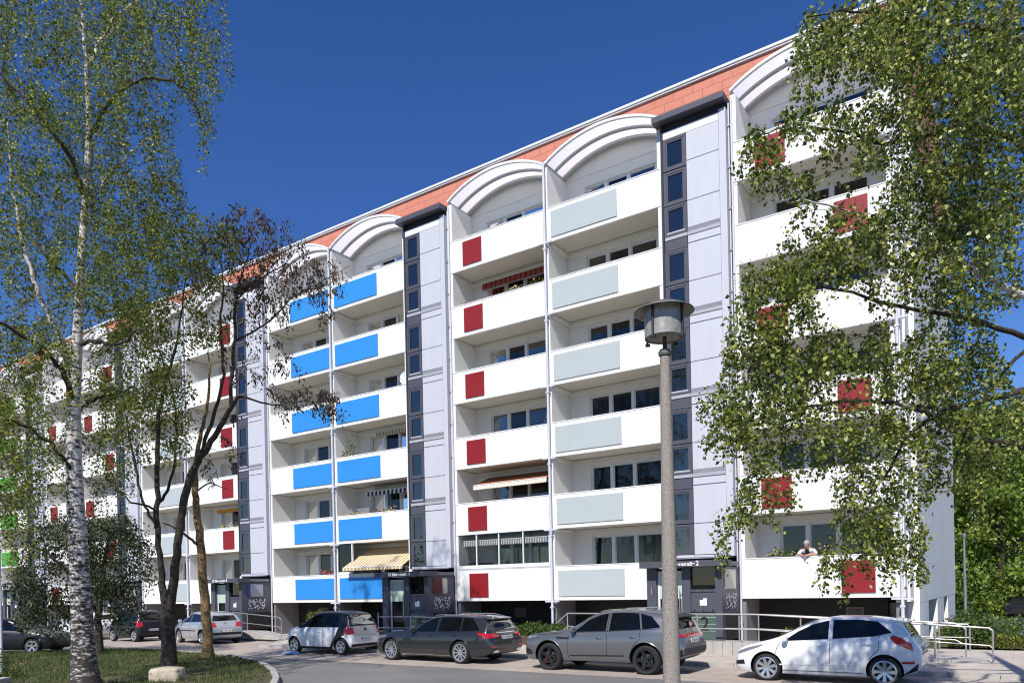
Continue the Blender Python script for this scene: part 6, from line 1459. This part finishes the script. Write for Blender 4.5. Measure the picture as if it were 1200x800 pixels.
# ------------------------------------------------------------------ the person on the balcony
MSKIN = mat('skin', (0.55, 0.30, 0.22), 0.6, var=0.05, scale=20); MSHIRT = mat('pale_shirt', (0.62, 0.63, 0.66), 0.85, var=0.08, scale=12); MVEST = mat('black_top', (0.015, 0.015, 0.018), 0.85); MTROU = mat('dark_trousers', (0.03, 0.035, 0.05), 0.85); MHAIR = mat('grey_hair', (0.42, 0.38, 0.34), 0.8, var=0.2, scale=40)
px0 = 9.5
t = thing('person', 'person in a pale shirt over a black top, leaning on the ground-floor balcony parapet', 'person', (px0, 0.62, FZ[0]))
zp = FZ[0]
J = [  # joint, parent, radius
    ((0, 0.05, 0.92), -1, (0.15, 0.12)), ((0, -0.06, 1.08), 0, (0.15, 0.115)), ((0, -0.24, 1.25), 1, (0.165, 0.12)), ((0, -0.36, 1.36), 2, (0.12, 0.10)), ((0, -0.43, 1.41), 3, (0.055, 0.055)), ((0, -0.50, 1.44), 4, (0.06, 0.065)), ((0, -0.53, 1.52), 5, (0.078, 0.095)), ((0, -0.53, 1.59), 6, (0.06, 0.075)),
    ((-0.20, -0.36, 1.33), 3, (0.072, 0.07)), ((-0.285, -0.46, 1.20), 8, (0.055, 0.055)), ((-0.17, -0.62, 1.195), 9, (0.04, 0.04)), ((-0.06, -0.70, 1.165), 10, (0.03, 0.03)),
    ((0.20, -0.36, 1.33), 3, (0.072, 0.07)), ((0.285, -0.46, 1.20), 12, (0.055, 0.055)), ((0.16, -0.63, 1.20), 13, (0.04, 0.04)), ((0.02, -0.71, 1.16), 14, (0.03, 0.03)),
    ((-0.10, 0.06, 0.84), 0, (0.10, 0.10)), ((-0.11, -0.02, 0.48), 16, (0.07, 0.07)), ((-0.11, 0.05, 0.09), 17, (0.045, 0.045)), ((-0.11, -0.10, 0.04), 18, (0.045, 0.04)),
    ((0.10, 0.06, 0.84), 0, (0.10, 0.10)), ((0.11, 0.03, 0.48), 20, (0.07, 0.07)), ((0.11, 0.12, 0.09), 21, (0.045, 0.045)), ((0.11, -0.03, 0.04), 22, (0.045, 0.04))]
for hand, dirx in ((11, 1), (15, -1)):
    b = Vector(J[hand][0])
    for k in range(5):
        q1 = b + Vector((dirx * (0.035 + 0.004 * k), -0.02 + 0.012 * (k - 2), -0.015 - 0.006 * k)); q2 = q1 + Vector((dirx * 0.02, -0.012, -0.035 - 0.004 * (k % 3)))
        J.append((tuple(q1), hand, (0.011, 0.011))); J.append((tuple(q2), len(J) - 1, (0.009, 0.009)))
me = bpy.data.meshes.new('person_skin'); me.from_pydata([j[0] for j in J], [(i, j[1]) for i, j in enumerate(J) if j[1] >= 0], [])
ob = bpy.data.objects.new('body', me); COL.objects.link(ob)
bm = bmesh.new(); bm.from_mesh(me); lay = bm.verts.layers.skin.verify()
bm.verts.ensure_lookup_table()
for v, j in zip(bm.verts, J): v[lay].radius = j[2]; v[lay].use_root = False
bm.verts[0][lay].use_root = True
bm.to_mesh(me); bm.free()
ob.modifiers.new('skin', 'SKIN'); sb = ob.modifiers.new('sub', 'SUBSURF'); sb.levels = 2; sb.render_levels = 2
dg_ = bpy.context.evaluated_depsgraph_get(); new = bpy.data.meshes.new_from_object(ob.evaluated_get(dg_)); bpy.data.objects.remove(ob)
for m in (MSKIN, MSHIRT, MVEST, MTROU): 
    new.materials.append(m)
for p in new.polygons:
    c = p.center; k = 1
    if c.z < 0.93: k = 3
    elif c.y < -0.40 and c.z > 1.37: k = 0
    elif c.y < -0.50 and c.z < 1.26: k = 0
    elif abs(c.x) < 0.065 and c.y < -0.25 and c.z > 1.0: k = 2
    p.material_index = k; p.use_smooth = True
link('body', new, t)
mb = MB()
for i in range(7):
    pass
mb.lathe([(0.0, 0.112), (0.05, 0.104), (0.082, 0.07), (0.09, 0.02), (0.085, -0.01)], 16, c=(0, -0.515, 1.545)); mb.build('hair', MHAIR, t, smooth=True)
mb = MB()
for sx in (-0.034, 0.034): mb.lathe([(0.024, -0.004), (0.03, -0.004), (0.03, 0.004), (0.024, 0.004)], 12, axis='y', c=(sx, -0.635, 1.535), close=True)
mb.tube([(-0.01, -0.637, 1.538), (0.01, -0.637, 1.538)], 0.004, 5); mb.tube([(-0.064, -0.635, 1.54), (-0.083, -0.53, 1.54)], 0.004, 5); mb.tube([(0.064, -0.635, 1.54), (0.083, -0.53, 1.54)], 0.004, 5)
mb.build('glasses', MBLK, t, smooth=True)
mb = MB(); mb.lathe([(0, 0.02), (0.012, 0.012), (0.016, -0.012), (0, -0.02)], 8, c=(0, -0.63, 1.505)); mb.build('nose', MSKIN, t, smooth=True)
mb = MB(); mb.box(-0.022, 0.022, -0.622, -0.60, 1.468, 1.474); mb.build('mouth', mat('lips', (0.35, 0.12, 0.10), 0.6), t)
